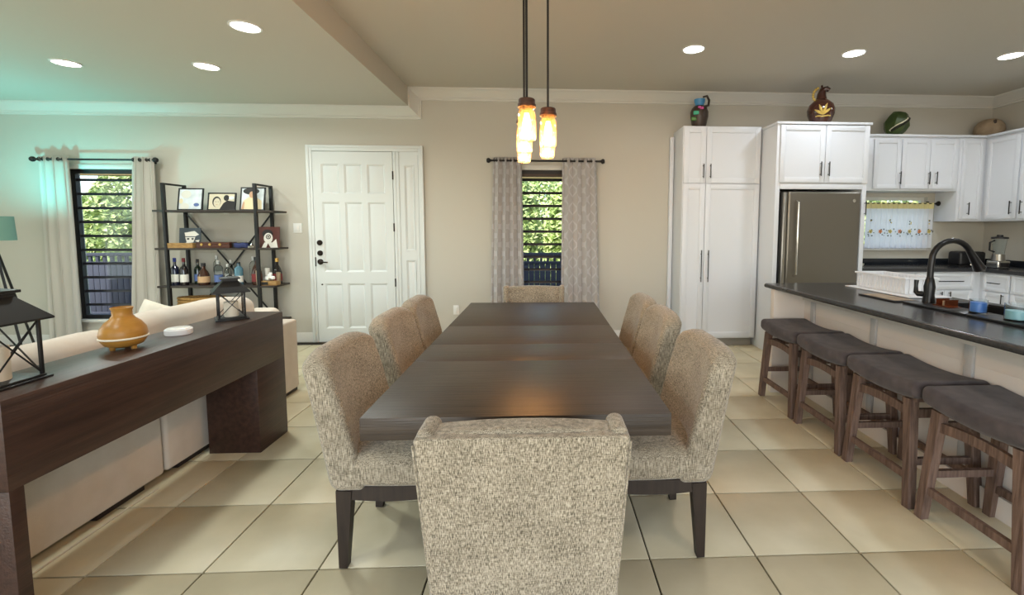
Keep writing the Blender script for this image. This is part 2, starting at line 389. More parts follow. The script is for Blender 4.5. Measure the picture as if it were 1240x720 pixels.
kw = struct(MB().box(WK[0], WK[0]+.04, YW+.05, YW+.10, WK[2], WK[3]).box(WK[1]-.04, WK[1], YW+.05, YW+.10, WK[2], WK[3]).box(WK[0]+.04, WK[1]-.04, YW+.05, YW+.10, WK[3]-.04, WK[3]).box(WK[0]+.04, WK[1]-.04, YW+.05, YW+.10, WK[2], WK[2]+.04).build('window_3', 'trim'))
MB().box(WK[0]+.04, WK[1]-.04, YW+.07, YW+.075, WK[2]+.04, WK[3]-.04).build('pane', 'pane_glass', kw)
MB().box(WK[0]-.03, WK[1]+.03, YW-.03, YW+.05, WK[2]-.03, WK[2], .004).build('window_sill', 'trim', kw)

# ------------------------------------------------------------------ outdoors: porch, railing, garden
struct(MB().box(-9, 8, YW+.14, 7.9, -.15, -.03).build('trim_3', 'porch_floor'))
struct(MB().box(-30, 30, 7.9, 40, -.3, -.12).build('ground', 'grass'))
def railing(x0, x1, label):
    t = thing('porch_railing', label, 'railing', ((x0+x1)/2, 7.5, -.03)); h = (x1-x0)/2
    MB().box(-h, h, -.035, .035, .97, 1.02, .004).build('top_rail', 'porch_dark', t)
    MB().box(-h, h, -.025, .025, .84, .88, .004).build('middle_rail', 'porch_dark', t)
    MB().box(-h, h, -.025, .025, .03, .08, .004).build('bottom_rail', 'porch_dark', t)
    bal = MB().box(-.02, .02, -.018, .018, .87, .975).mesh('baluster', 'porch_dark'); pl = MB().box(-.042, .042, -.012, .012, .06, .85, .002).mesh('plank', 'porch_dark')
    n = int(2*h/.11)
    for i in range(n):
        o = bpy.data.objects.new('baluster', bal); C.objects.link(o); o.parent = t; o.location = (-h+.055+i*.11, 0, 0)
    n = int(2*h/.09)
    for i in range(n):
        o = bpy.data.objects.new('plank', pl); C.objects.link(o); o.parent = t; o.location = (-h+.045+i*.09, 0, 0)
    return t
railing(-8.2, -5.4, 'dark slatted porch railing outside the left window'); railing(-1.4, 1.4, 'dark slatted porch railing outside the window behind the table')
for x0, x1, wn in ((-9, -4.5, 'left window'), (-2, 2, 'centre window')):
    tag(MB().box(x0, x1, 7.42, 7.56, 2.20, 2.42).build('porch_beam', 'porch_beam'), 'tan timber porch beam above the garden view in the '+wn, 'beam')
def bush(x, y, h, rad, n, seed, label):
    rnd = random.Random(seed); t = thing('garden_tree', label, 'tree', (x, y, -.12), 0, 'trees beyond the porch'); v = []; f = []
    for i in range(n):
        a = rnd.uniform(0, 2*PI); cz = rnd.uniform(-1, 1); rr = rnd.uniform(.6, 1)**.5; q = math.sqrt(1-cz*cz)
        c = Vector((math.cos(a)*q*rad*rr, math.sin(a)*q*rad*.7*rr, h*.5+cz*h*.5*rr)); s = rnd.uniform(.05, .11)
        u = Vector((rnd.uniform(-1, 1), rnd.uniform(-1, 1), rnd.uniform(-1, 1))).normalized(); w2 = u.orthogonal().normalized()
        k = len(v); v += [c-u*s, c+w2*s*.45, c+u*s, c-w2*s*.45]; f.append((k, k+1, k+2, k+3))
    mb = MB(); mb.add(v, f); lf = mb.build('foliage', 'green_leaf', t); lf['kind'] = 'stuff'
    MB().tube([(0, 0, 0), (.03, 0, h*.3), (0, .02, h*.6)], [.07, .05, .02], 8).build('trunk', 'bark', t)
k = 0
for x, y, h, rad, nm in ((-10.6, 10.2, 3.1, .62, 'leafy garden tree at the left edge of the left window'), (-9.25, 10.0, 2.3, .62, 'lower leafy garden tree in the middle of the left window'), (-7.95, 10.2, 2.9, .6, 'leafy garden tree behind the right part of the left window'), (-11.6, 13.6, 3.4, 1.2, 'broad tree farther back beyond the left window'),
                         (-.62, 10.0, 2.75, .58, 'leafy garden tree at the left in the centre window'), (.62, 9.9, 2.6, .58, 'leafy garden tree at the right in the centre window'), (0, 13.4, 3.1, 1.1, 'broad tree farther back beyond the centre window'), (7.9, 9.8, 3.0, 1.2, 'leafy garden tree behind the kitchen window')):
    k += 1; bush(x, y, h, rad, 6000, k, nm)

# ------------------------------------------------------------------ front door
Y0 = YW-.02
m = MB(); m.box(-2.783, -2.735, YW-.03, YW+.01, 0, 2.352, .004).box(-1.49, -1.447, YW-.03, YW+.01, 0, 2.352, .004).box(-2.735, -1.49, YW-.03, YW+.01, 2.30, 2.352, .004).box(-1.79, -1.755, YW-.028, YW+.01, 0, 2.30, .003)
m.box(-2.80, -2.765, YW-.038, YW-.02, 0, 2.37, .004).box(-1.465, -1.43, YW-.038, YW-.02, 0, 2.37, .004).box(-2.765, -1.465, YW-.038, YW-.02, 2.34, 2.37, .004)
struct(m.build('trim_4', 'door_white'))
m = MB().box(-2.731, -1.796, YW-.012, YW, .005, 2.295)
door = struct(m.build('door_1', 'door_white'))
def panel_part(x0, x1, z0, z1, y, par, mt='door_white', nm='panel'):
    g = .022; q = MB()
    o = [(x0, z0), (x1, z0), (x1, z1), (x0, z1)]; i1 = [(x0+g, z0+g), (x1-g, z0+g), (x1-g, z1-g), (x0+g, z1-g)]; i2 = [(x0+2.2*g, z0+2.2*g), (x1-2.2*g, z0+2.2*g), (x1-2.2*g, z1-2.2*g), (x0+2.2*g, z1-2.2*g)]
    vs = [(a, y-.016, b) for a, b in o]+[(a, y-.001, b) for a, b in i1]+[(a, y-.011, b) for a, b in i2]
    fs = [(k, (k+1) % 4, (k+1) % 4+4, k+4) for k in range(4)]+[(k+4, (k+1) % 4+4, (k+1) % 4+8, k+8) for k in range(4)]+[(8, 9, 10, 11)]
    q.add(vs, fs); return q.build(nm, mt, par)
cols = [(-2.635, -2.425), (-2.365, -2.155), (-2.095, -1.885)]; rows = [(.17, .72), (.86, 1.70), (1.80, 2.15)]
st = MB(); xs = [-2.731]+[c for p_ in cols for c in p_]+[-1.796]; zs = [.005]+[c for p_ in rows for c in p_]+[2.295]
for i in range(len(xs)-1):
    for j in range(len(zs)-1):
        if i % 2 == 1 and j % 2 == 1: continue
        st.box(xs[i], xs[i+1], YW-.028, YW-.012, zs[j], zs[j+1])
st.build('door_frame', 'door_white', door)
for a, b in cols:
    for c, d in rows: panel_part(a, b, c, d, YW-.012, door)
for z in (2.02, 1.40, .73): MB().box(-1.80, -1.785, YW-.036, YW-.024, z-.05, z+.05, .003).build('hinge', 'bronze', door)
YT = lambda cx, cz, y: (lambda v: Vector((cx+v.x, y-v.z, cz+v.y)))
for z in (1.215, 1.09): MB().lathe([(0, 0), (.032, 0), (.032, .012), (.022, .022), (0, .022)], 20, T=YT(-2.675, z, YW-.028)).build('deadbolt', 'bronze', door)
hd = MB().lathe([(0, 0), (.034, 0), (.034, .010), (.016, .02), (.012, .045), (0, .045)], 20, T=YT(-2.675, .985, YW-.028)); hd.bar((-2.68, YW-.068, .985), (-2.575, YW-.07, .98), .016, .014); hd.build('door_handle', 'bronze', door)
MB().lathe([(0, 0), (.009, 0), (.009, .008), (0, .008)], 12, T=YT(-2.665, .71, YW-.028)).build('door_screw', 'bronze', door)
MB().box(-2.735, -2.727, YW-.04, YW-.027, .93, 1.04).build('strike_plate', 'bronze', door)
side = struct(MB().box(-1.755, -1.49, YW-.014, YW, .005, 2.30).build('door_2', 'door_white'))
st = MB(); st.box(-1.755, -1.72, YW-.024, YW-.014, .005, 2.30, .002).box(-1.70, -1.655, YW-.024, YW-.014, .005, 2.26).box(-1.54, -1.495, YW-.024, YW-.014, .005, 2.26).box(-1.655, -1.54, YW-.024, YW-.014, 2.14, 2.26).box(-1.655, -1.54, YW-.024, YW-.014, 1.0, 1.12).box(-1.655, -1.54, YW-.024, YW-.014, .005, .17)
st.build('door_frame', 'door_white', side)
panel_part(-1.655, -1.54, 1.12, 2.14, YW-.014, side); panel_part(-1.655, -1.54, .17, 1.0, YW-.014, side)
# switches and outlets
def plate(name, x, z, w_, h_, label, rocker):
    t = thing(name, label, 'switch' if rocker else 'outlet', (x, YW, z))
    MB().box(-w_/2, w_/2, -.008, 0, -h_/2, h_/2, .002).build('cover_plate', 'switch', t)
    MB().box(-w_*.22, w_*.22, -.013, -.007, -h_*.3, h_*.3, .002).build('rocker' if rocker else 'socket', 'switch', t)
plate('light_switch', -2.94, 1.39, .10, .115, 'white light switch plate on the wall left of the door', True)
plate('wall_outlet', -1.07, .385, .07, .115, 'white electrical outlet low on the wall right of the door', False)

# ------------------------------------------------------------------ curtains
def rod(name, x0, x1, y, z, label, rr=.011, fin=.028, mt='black_metal'):
    t = thing(name, label, 'curtain rod', ((x0+x1)/2, y, z)); h = (x1-x0)/2
    MB().tube([(-h, 0, 0), (h, 0, 0)], rr, 10).build('pole', mt, t)
    for s in (-1, 1):
        RT = lambda v, s=s: Vector((s*h+s*v.z, v.x, v.y))
        MB().lathe([(0, -.005), (.014, -.005), (.014, .008), (fin, .02), (fin*1.1, .036), (fin*.8, .052), (0, .058)], 14, T=RT).build('finial', mt, t)
        br = MB(); br.bar((s*(h-.06), 0, 0), (s*(h-.06), YW-y, 0), .014); br.box(s*(h-.06)-.02, s*(h-.06)+.02, YW-y-.006, YW-y, -.03, .03, .002); br.build('bracket', mt, t)
def curtain(x0, x1, xb0, xb1, y, ztop, zbot, folds, amp, mt, label, seed, rings=True, rodr=.011):
    rnd = random.Random(seed); nu = folds*12; nv = 26; vs = []; fs = []; uvs = []
    ph = [rnd.uniform(-.5, .5) for _ in range(folds+2)]
    t = thing('curtain', label, 'curtain', ((x0+x1)/2, y, zbot), 0); cx = (x0+x1)/2
    for j in range(nv+1):
        q = j/nv; z = ztop+(zbot-ztop)*q; a = x0+(xb0-x0)*q**.9; b = x1+(xb1-x1)*q**.9
        for i in range(nu+1):
            u = i/nu; fo = u*folds; k = int(min(fo, folds-1)); A = amp*(.75+.35*ph[k]*1.2)
            yy = A*math.sin(2*PI*fo + ph[k]*.6*q) + .012*math.sin(7*u+5*q)*q
            xx = a+(b-a)*u + .012*math.sin(4*PI*fo)*1.0
            vs.append((xx-cx, yy, z-zbot)); uvs.append((u*(x1-x0)*2.2, z))
    for j in range(nv):
        for i in range(nu): k = j*(nu+1)+i; fs.append((k, k+1, k+nu+2, k+nu+1))
    mb = MB(); mb.add(vs, fs); o = mb.build('drape', mt, t); me = o.data
    ul = me.uv_layers.new(name='UVMap')
    for lp in me.loops: ul.data[lp.index].uv = uvs[lp.vertex_index]
    for p_ in me.polygons: p_.use_smooth = True
    sm = o.modifiers.new('thickness', 'SOLIDIFY'); sm.thickness = .003
    if rings:
        for i in range(folds*2):
            u = (i+.5)/(folds*2)*1.0; xx = x0+(x1-x0)*((i*.5+0)/folds) if i else x0+.01
            g = MB(); g.tube([(xx-cx+.003*math.cos(a), math.cos(a)*.02, ztop-zbot-.035+math.sin(a)*.02) for a in [k*2*PI/14 for k in range(15)]], .0035, 6); g.build('grommet', 'bronze', t)
rod('curtain_rod', -5.76, -4.48, 5.5, 2.165, 'black curtain rod with round finials over the left window')
curtain(-5.73, -5.40, -5.76, -5.40, 5.50, 2.20, .03, 3, .045, 'curtain_left', 'pale grey curtain panel left of the left window, nearest the teal glow', 1)
curtain(-4.70, -4.46, -4.86, -4.49, 5.50, 2.20, .03, 3, .045, 'curtain_left', 'pale grey curtain panel between the left window and the bar shelf', 2)
rod('curtain_rod', -.61, .69, 5.5, 2.195, 'black curtain rod with round finials over the centre window')
curtain(-.585, -.25, -.64, -.22, 5.50, 2.235, .03, 4, .04, 'curtain_center', 'trellis-patterned grey curtain panel left of the centre window', 3)
curtain(.235, .635, .22, .70, 5.50, 2.235, .03, 4, .04, 'curtain_center', 'trellis-patterned grey curtain panel right of the centre window', 4)

# ------------------------------------------------------------------ downlights
def downlight(x, y, z, power, col, label):
    t = thing('ceiling_light', label, 'ceiling light', (x, y, z))
    MB().lathe([(.105, 0), (.105, -.006), (.092, -.009), (.085, -.003), (.085, .0)], 28).build('trim_ring', 'white_gloss', t)
    MB().lathe([(0, -.004), (.085, -.004), (.085, -.001), (0, -.001)], 28).build('diffuser', 'downlight_glow', t)
    area('downlight_lamp', (0, 0, -.012), (0, 0, 0), .17, .17, power, col, t, 'DISK', math.radians(165))
downlight(-4.132, 4.254, ZL, P_LOW, COL_LOW, 'round recessed ceiling light, leftmost over the sofa')
downlight(-2.968, 4.274, ZL, P_LOW, COL_LOW, 'round recessed ceiling light, middle of the three left of the ceiling step')
downlight(-2.106, 3.439, ZL, P_LOW, COL_LOW, 'round recessed ceiling light closest to the ceiling step')
downlight(1.385, 4.243, ZH, P_HIGH*.8, COL_DIN, 'round recessed ceiling light in front of the tall pantry')
downlight(2.913, 4.262, ZH, P_HIGH, COL_KIT, 'round recessed ceiling light in front of the fridge cabinet')
downlight(4.435, 4.245, ZH, P_HIGH, COL_KIT, 'round recessed ceiling light at the far right of the kitchen')
for x, y, z, p_, c_, s in ((-4.1, 1.5, ZL, P_LOW, COL_LOW, 'sofa'), (-2.2, .8, ZL, P_LOW, COL_LOW, 'console'), (1.385, .3, ZH, P_HIGH, COL_DIN, 'dining side'), (2.913, 1.6, ZH, P_HIGH, COL_KIT, 'island'), (4.435, 1.6, ZH, P_HIGH, COL_KIT, 'kitchen aisle')):
    downlight(x, y, z, p_, c_, 'round recessed ceiling light out of frame near the %s' % s)

# ------------------------------------------------------------------ dining table
tb = thing('dining_table', 'long dark brown wooden dining table in the middle of the room', 'table', (-.085, 2.68, 0))
ys = [-1.185, -.534, -.22, .249, 1.18]
for i, (a, b) in enumerate(zip(ys, ys[1:])):
    MB().box(-.527, .527, a+.0006, b-.0006, .682, .76, .0015).build('tabletop_board', 'table_wood', tb)
for y in (-.62, .62): MB().box(-.22, .22, y-.16, y+.16, .04, .682, .004).build('pedestal', 'table_wood', tb)
MB().box(-.28, .28, -.85, .85, 0, .045, .004).build('plinth', 'table_wood', tb)

# ------------------------------------------------------------------ dining chairs
def legs(t, zt=.34):
    for sx in (-1, 1):
        for sy in (-1, 1):
            m = MB(); top = Vector((sx*.215, sy*.195 if sy > 0 else -.175, zt)); bot = Vector((sx*.205, .20 if sy > 0 else -.195, 0))
            a = .062 if sy < 0 else .05
            m.bar(bot, top, .034, .034, .05, a, upv=(0, 1, 0)); m.build('leg', 'chair_wood', t)
def seat(t):
    def f(p):
        q = Vector(p); q.x *= 1-.03*max(0, -p.y/.25)
        if p.z > 0: q.z += .022*(1-(p.x/.27)**2)*(1-(p.y/.28)**2)
        else: q.z += .01*abs(p.y/.26)**3
        return q
    MB().rbox((0, .035, .415), (.255, .245, .068), .045, 4, (6, 6, 1), fn=f).build('seat_cushion', 'tweed', t)
    for s in (-1, 1):
        bot = [(-.17+.36*i/12, .302-.012*math.sin(PI*i/12)) for i in range(13)]
        MB().prism(bot+[(.19, .352), (-.17, .352)], s*.222-.012, s*.222+.012, 0).build('side_rail', 'chair_wood', t)
    MB().box(-.21, .21, .185, .209, .30, .352, .002).build('front_rail', 'chair_wood', t); MB().box(-.21, .21, -.205, -.181, .30, .352, .002).build('back_rail', 'chair_wood', t)
def side_chair(label, loc, rz):
    t = thing('dining_chair', label, 'chair', loc, rz, None)
    def f(p):
        z = p.z+.285; w_ = .955+.045*min(1, z/.45)
        # round the top corners
        c = max(0, (abs(p.x)-.12)/.142); tz = max(0, (z-.36)/.21)
        q = Vector((p.x*w_, p.y, p.z-.045*c*c*tz+.008))
        k = z/.57
        fwd_ = (.05*(1-k)+.035)*(p.x/.28)**2
        q.y += fwd_*(1.0 if p.y > 0 else .35) - .085*k + (.02*(1-k) if p.y > 0 else 0)
        return q
    MB().rbox((0, -.205, .61), (.262, .046, .285), .042, 4, (10, 1, 8), fn=f).build('backrest', 'tweed', t)
    seat(t); legs(t); return t
def wing_chair(label, loc, rz):
    t = thing('dining_chair', label, 'chair', loc, rz, None)
    def f(p):
        z = p.z+.285; k = z/.57; w_ = .93+.07*k
        q = Vector((p.x*w_, p.y - .085*k, p.z))
        if p.z > .15: q.z += .012*(1-(p.x/.243)**2)-.006
        return q
    MB().rbox((0, -.192, .582), (.247, .046, .280), .022, 4, (8, 1, 6), fn=f).build('backrest', 'tweed', t)
    def g2(p):
        k = (p.z+.285)/.57
        return Vector((p.x*(.925+.075*k), p.y-.085*k, p.z))
    MB().rbox((0, -.238, .584), (.281, .024, .272), .009, 4, (6, 1, 6), fn=g2).build('back_panel', 'tweed', t)
    for s in (-1, 1):
        def g(p, s=s):
            z = p.z+.285; k = z/.57
            return Vector((p.x - s*.0205*(1-k), p.y*(1+.35*(1-k)) - .085*k + .03*(1-k), p.z))
        MB().rbox((s*.256, -.188, .589), (.0245, .062, .281), .023, 4, (1, 2, 6), fn=g).build('side_wing', 'tweed', t)
        MB().tube([(s*(.2600+.021*k), -.259-.085*k, .33+.512*k) for k in [i/10 for i in range(11)]], .003, 6).build('piping', 'tweed', t)
    seat(t); legs(t); return t
R90 = PI/2
side_chair('beige tweed dining chair on the left side of the table, nearest the viewer', (-.625, 2.02, 0), -R90)
side_chair('beige tweed dining chair, middle one on the left side of the table', (-.625, 2.70, 0), -R90)
side_chair('beige tweed dining chair, farthest on the left side of the table', (-.625, 3.24, 0), -R90)
side_chair('beige tweed dining chair on the right side of the table, nearest the viewer', (.475, 2.02, 0), R90)
side_chair('beige tweed dining chair, middle one on the right side of the table', (.475, 2.76, 0), R90)
side_chair('beige tweed dining chair, farthest on the right side of the table', (.475, 3.30, 0), R90)
wing_chair('beige tweed winged dining chair at the near table end, back to the viewer', (-.052, 1.475, 0), 0)
wing_chair('beige tweed winged dining chair at the far end of the table before the centre window', (-.08, 3.88, 0), PI)

# ------------------------------------------------------------------ jar pendants
pc = tag(MB().box(-.06, .06, -.5, .5, -.035, 0, .004).build('light_canopy', 'bronze', loc=(-.03, 2.65, ZH)), 'long dark metal ceiling canopy from which the jar pendants hang, above the table', 'light fixture')
POS = [(-.078, 2.30, 'front left'), (.030, 2.47, 'front right'), (-.105, 2.66, 'middle left'), (.030, 2.85, 'back right'), (-.12, 3.04, 'back left')]
for k, (x, y, s) in enumerate(POS):
    t = thing('pendant_lamp', 'glowing glass jar pendant with rusty lid, %s of the five over the table' % s, 'pendant lamp', (x, y, 1.825))
    h = .175
    o = [(.0, 0), (.036, 0), (.043, .008), (.045, .03), (.045, .125), (.041, .14), (.036, .15), (.036, h)]
    i_ = [(.033, h), (.033, .15), (.038, .138), (.042, .124), (.042, .03), (.040, .011), (.034, .004), (0, .004)]
    MB().lathe(o+i_, 24).build('glass_jar', 'jar_glass', t)
    MB().lathe([(0, h+.028), (.037, h+.028), (.041, h+.024), (.041, h+.004), (.045, h+.002), (.045, h-.012), (.037, h-.012), (.037, h+.0), (0, h+.0)], 24).build('lid', 'rustic_lid', t)
    MB().lathe([(0, h-.001), (.015, h-.001), (.015, .135), (0, .135)], 14).build('socket', 'bronze', t)
    MB().lathe([(0, .035), (.010, .04), (.019, .06), (.022, .08), (.018, .105), (.012, .13), (.012, .134), (0, .134)], 18).build('bulb', 'bulb', t)
    cw = MB().tube([(0, 0, h+.028), (0, 0, ZH-1.825-.035)], .004 if k % 2 else .006, 8); cw.build('cord', 'cord', t)
    pl_ = bpy.data.lights.new('pendant_glow', 'POINT'); pl_.energy = 6; pl_.color = (1, .58, .28); pl_.shadow_soft_size = .03
    po = bpy.data.objects.new('pendant_glow', pl_); C.objects.link(po); po.parent = t; po.location = (0, 0, .03)

# ------------------------------------------------------------------ console table
cn = thing('console_table', 'dark wood block console table behind the cream sofa', 'console table', (-1.905, 2.305, 0))
D = .155
MB().box(-D, D, -.80, .795, .525, .832, .002).build('beam', 'console_wood', cn)
MB().box(-D, D, .495, .795, 0, .525, .002).build('block_leg', 'console_wood', cn)
MB().box(-D, D, -.80, -.755, 0, .525, .002).build('panel_leg', 'console_wood', cn)
def lantern(loc, rz, s, hb, ht, label):
    t = thing('candle_lantern', label, 'lantern', loc, rz); h = s/2; b = h-.012
    m = MB().box(-h-.008, h+.008, -h-.008, h+.008, 0, .008, .002).box(-h+.004, h-.004, -h+.004, h-.004, .008, .016, .002); m.build('base', 'black_metal', t)
    for sx in (-1, 1):
        for sy in (-1, 1): MB().box(sx*b-.005, sx*b+.005, sy*b-.005, sy*b+.005, .014, hb, .001).build('post', 'black_metal', t)
    for a in range(4):
        R = Matrix.Rotation(a*R90, 3, 'Z'); g = MB()
        for p_, q_ in (((-b, -b, .02), (b, -b, hb-.005)), ((b, -b, .02), (-b, -b, hb-.005))): g.bar(R@Vector(p_), R@Vector(q_), .004)
        g.build('cross_bars', 'black_metal', t)
        g = MB(); g.add([R@Vector(v) for v in ((-b, -b+.004, .018), (b, -b+.004, .018), (b, -b+.004, hb), (-b, -b+.004, hb))], [(0, 1, 2, 3)]); g.build('glass_pane', 'lantern_glass', t)
    e = h+.018; c = h*.5; q_ = ht-hb; vs = []
    for r, z in ((e, hb-.004), (e, hb+.003), (c, hb+q_*.72), (c, hb+q_*.82), (c+.012, hb+q_*.84), (c+.012, hb+q_*.92), (c*.5, hb+q_*1.0)): vs += [(-r, -r, z), (r, -r, z), (r, r, z), (-r, r, z)]
    m = MB(); m.add(vs, [(0, 1, 2, 3), (24, 25, 26, 27)]+[(k*4+i, k*4+(i+1) % 4, k*4+4+(i+1) % 4, k*4+4+i) for k in range(6) for i in range(4)]); m.build('roof', 'black_metal', t)
    m = MB(); m.tube([(c*.4*math.cos(a), 0, ht-.004+s*.07*math.sin(a)) for a in [k*PI/10 for k in range(11)]], .003, 6); m.build('ring_handle', 'black_metal', t)
    MB().lathe([(0, .016), (s*.24, .016), (s*.245, .02), (s*.245, hb*.60), (s*.22, hb*.62), (0, hb*.60)], 20).build('candle', 'candle', t)
lantern((-1.925, 2.865, .832), math.radians(38), .152, .172, .262, 'black metal candle lantern at the far end of the console table')
lantern((-1.955, 1.665, .832), 0, .19, .225, .345, 'larger black metal candle lantern at the near end of the console table')
vz = thing('wooden_vase', 'squat caramel wooden vase with a pale ring, on the console table', 'vase', (-1.945, 2.165, .832))
MB().lathe([(0, .012), (.045, .012), (.068, .022), (.082, .045), (.0865, .070), (.081, .098), (.064, .125), (.045, .142), (.036, .158), (.036, .178), (.041, .192), (.038, .194), (.031, .178), (.030, .15), (.0, .145)], 40).build('body', 'vase_wood', vz)
MB().lathe([(.0840, .050), (.0885, .053), (.0890, .057), (.0850, .060)], 40).build('ring', 'candle', vz)
for a in range(3): MB().lathe([(0, 0), (.010, 0), (.012, .018), (0, .018)], 12, c=(.042*math.cos(a*2.1), .042*math.sin(a*2.1), 0)).build('foot', 'vase_wood', vz)
pk = thing('round_puck', 'round white puck-shaped device beside the wooden vase', 'device', (-1.925, 2.455, .832))
MB().lathe([(0, 0), (.058, 0), (.060, .006), (.060, .026), (.056, .030), (0, .030)], 36).build('case', 'white_plastic', pk); MB().lathe([(0, .0295), (.050, .0295), (.052, .032), (.048, .034), (0, .034)], 36).build('lid', 'white_gloss', pk)

# ------------------------------------------------------------------ sofa sections
def cushion(c, h, r, mt, seed, T_=None, puff=.02):
    rnd = random.Random(seed); a, b = rnd.uniform(0, 6), rnd.uniform(0, 6)
    def f(p):
        q = Vector(p); u = [p[i]/h[i] for i in range(3)]
        q.x *= 1+puff*3*(1-u[1]**2)*(1-u[2]**2)*.6; q.z += (.012*math.sin(5*p.y+a)+.008*math.sin(9*p.y+b)) if p.z > 0 else 0
        q.z -= .02*abs(u[1])**4*(1 if p.z > 0 else 0)
        return q
    return MB().rbox(c, h, r, 4, (3, 8, 4), fn=f, T=T_)
def sofa(label, y0, y1, far, backs):
    t = thing('sofa_section', label, 'sofa', (-2.10, (y0+y1)/2, 0)); h = (y1-y0)/2
    MB().rbox((-.095, 0, .325), (.095, h, .295), .02, 3, (1, 3, 3)).build('back_panel', 'sofa', t)
    MB().rbox((-.60, 0, .20), (.40, h-.01, .165), .02, 3, 1).build('base', 'sofa', t)
    MB().rbox((-.60, 0, .43), (.385, h-.02, .085), .05, 4, (3, 4, 1)).build('seat_cushion', 'sofa', t)
    for a, b, zt in backs:
        yc = (a+b)/2-(y0+y1)/2; hh = (b-a)/2-.01
        TT = lambda v: Vector((v.x-.10-(v.z-.5)*.12+.03, v.y, v.z))
        cushion((-.14, yc, (zt+.44)/2), (.085, hh, (zt-.44)/2), .07, 'sofa', int(a*10), TT).build('back_cushion', 'sofa', t)
    for (x, y) in ((-.08, h-.24 if not far else h-.13), (-.08, -h+.22), (-.9, h-.2), (-.9, -h+.2)):
        MB().box(x-.06, x+.06, y-.13, y+.13, 0, .045, .003).build('foot', 'sofa_foot', t)
    return t
sofa('cream sofa section behind the console table, its back to the dining table', .95, 2.525, False, ((.95, 1.75, .87), (1.75, 2.55, .865)))
s2 = sofa('far cream sofa section ending near the front door', 2.545, 3.93, True, ((2.56, 3.68, .885),))
MB().rbox((-.52, .585, .36), (.42, .095, .27), .06, 4, (3, 1, 3), fn=lambda p: Vector((p.x, p.y, p.z+.05*(p.x/.42 < -.2)*0))).build('armrest', 'sofa', s2)
cushion((-.22, .50, .60), (.12, .17, .12), .06, 'sofa', 5, lambda v: Vector((v.x, v.y, v.z+(v.y-.5)*.25))).build('end_cushion', 'sofa', s2)
def pillow(loc, rot, s, label, mt='pillow'):
    t = thing('throw_pillow', label, 'pillow', loc); t.rotation_euler = rot
    m = MB(); n = 14; vs = []; fs = []
    for side in (1, -1):
        o = len(vs)
        for i in range(n+1):
            for j in range(n+1):
                u = -1+2*i/n; v = -1+2*j/n; th = .075*((1-u**4)*(1-v**4))**.5; pin = 1-.08*(1-abs(u)*abs(v))*0-.06*(abs(u)**3*(1-abs(v))+abs(v)**3*(1-abs(u)))
                vs.append((u*s*pin, side*th, v*s*pin))
        for i in range(n):
            for j in range(n): k = o+i*(n+1)+j; fs.append((k, k+1, k+n+2, k+n+1))
    m.add(vs, fs); m.build('cover', mt, t)
pillow((-2.98, 3.60, .68), (math.radians(-18), math.radians(25), math.radians(35)), .13, 'cream throw pillow peaking behind the far sofa cushion')
pillow((-3.50, 2.75, .48), (math.radians(-30), math.radians(-14), math.radians(60)), .17, 'small cream throw pillow low behind the wooden vase')
tag(MB().tube([(-2.045, 1.2, .004), (-2.05, 1.8, .004), (-2.06, 2.26, .004), (-2.055, 2.42, .004)], .004, 6).build('cable', 'cable_pale'), 'thin pale cable on the floor tiles beneath the console table', 'cable')

# ------------------------------------------------------------------ tripod lamp with the teal light
tl = thing('tripod_lamp', 'black tripod floor lamp with green-glowing shade at the far left', 'floor lamp', (-5.50, 4.80, 0))
for k, a in enumerate((-.35, 1.75, 3.9)):
    MB().tube([(.02*math.cos(a), .02*math.sin(a), 1.2), (.38*math.cos(a), .38*math.sin(a), 0)], .011, 8).build('leg', 'black_metal', tl)
MB().lathe([(0, 1.17), (.035, 1.17), (.035, 1.24), (.012, 1.25), (.012, 1.32), (0, 1.32)], 16).build('hub', 'black_metal', tl)
MB().lathe([(.16, 1.26), (.15, 1.50), (.146, 1.50), (.156, 1.26)], 28).build('lamp_shade', 'lamp_shade', tl)
tp = bpy.data.lights.new('teal_bulb', 'POINT'); tp.energy = 44; tp.color = (.10, .84, .86); tp.shadow_soft_size = .05
to = bpy.data.objects.new('teal_bulb', tp); C.objects.link(to); to.parent = tl; to.location = (0, 0, 1.46); to.rotation_euler = (PI, 0, 0)

# ------------------------------------------------------------------ bar shelf
sh = thing('bar_shelf', 'black metal and wood open shelf unit with bottles, left of the front door', 'shelf', (-3.7, 5.42, 0))
for x in (-.495, .49):
    for y in (-.16, .14):
        MB().box(x-.016, x+.016, y-.016, y+.016, 0, 1.885, .002).build('post', 'black_metal', sh)
    MB().box(x-.012, x+.012, -.144, .124, 1.865, 1.885, .001).build('top_bar', 'black_metal', sh)
for z in (1.565, 1.142, .715, .30): MB().box(-.62, .66, -.17, .15, z, z+.022, .002).build('shelf_board', 'shelf_wood', sh)
MB().bar((-.48, .135, 1.55), (.48, .135, .32), .018, .006, upv=(0, 1, 0)).build('cross_brace', 'black_metal', sh); MB().bar((.48, .142, 1.55), (-.48, .142, .32), .018, .006, upv=(0, 1, 0)).build('cross_brace', 'black_metal', sh)
def frame(x, z, w_, h_, label, prt, tilt=-10, rz=0, name='photo_frame', bw=.014):
    t = thing(name, label, 'picture', (x, 5.36, z)); t.rotation_euler = (math.radians(tilt), 0, rz)
    a = w_/2
    if bw:
        m = MB().box(-a, a, -.008, .008, 0, bw, .001).box(-a, a, -.008, .008, h_-bw, h_, .001).box(-a, -a+bw, -.008, .008, bw, h_-bw, .001).box(a-bw, a, -.008, .008, bw, h_-bw, .001); m.build('frame', 'cap_black', t)
        MB().bar((0, .01, h_*.6), (0, .085+.0, .012), .03, .004).build('easel_leg', 'cap_black', t)
    prt(t, a-bw, bw, h_-bw)
    return t
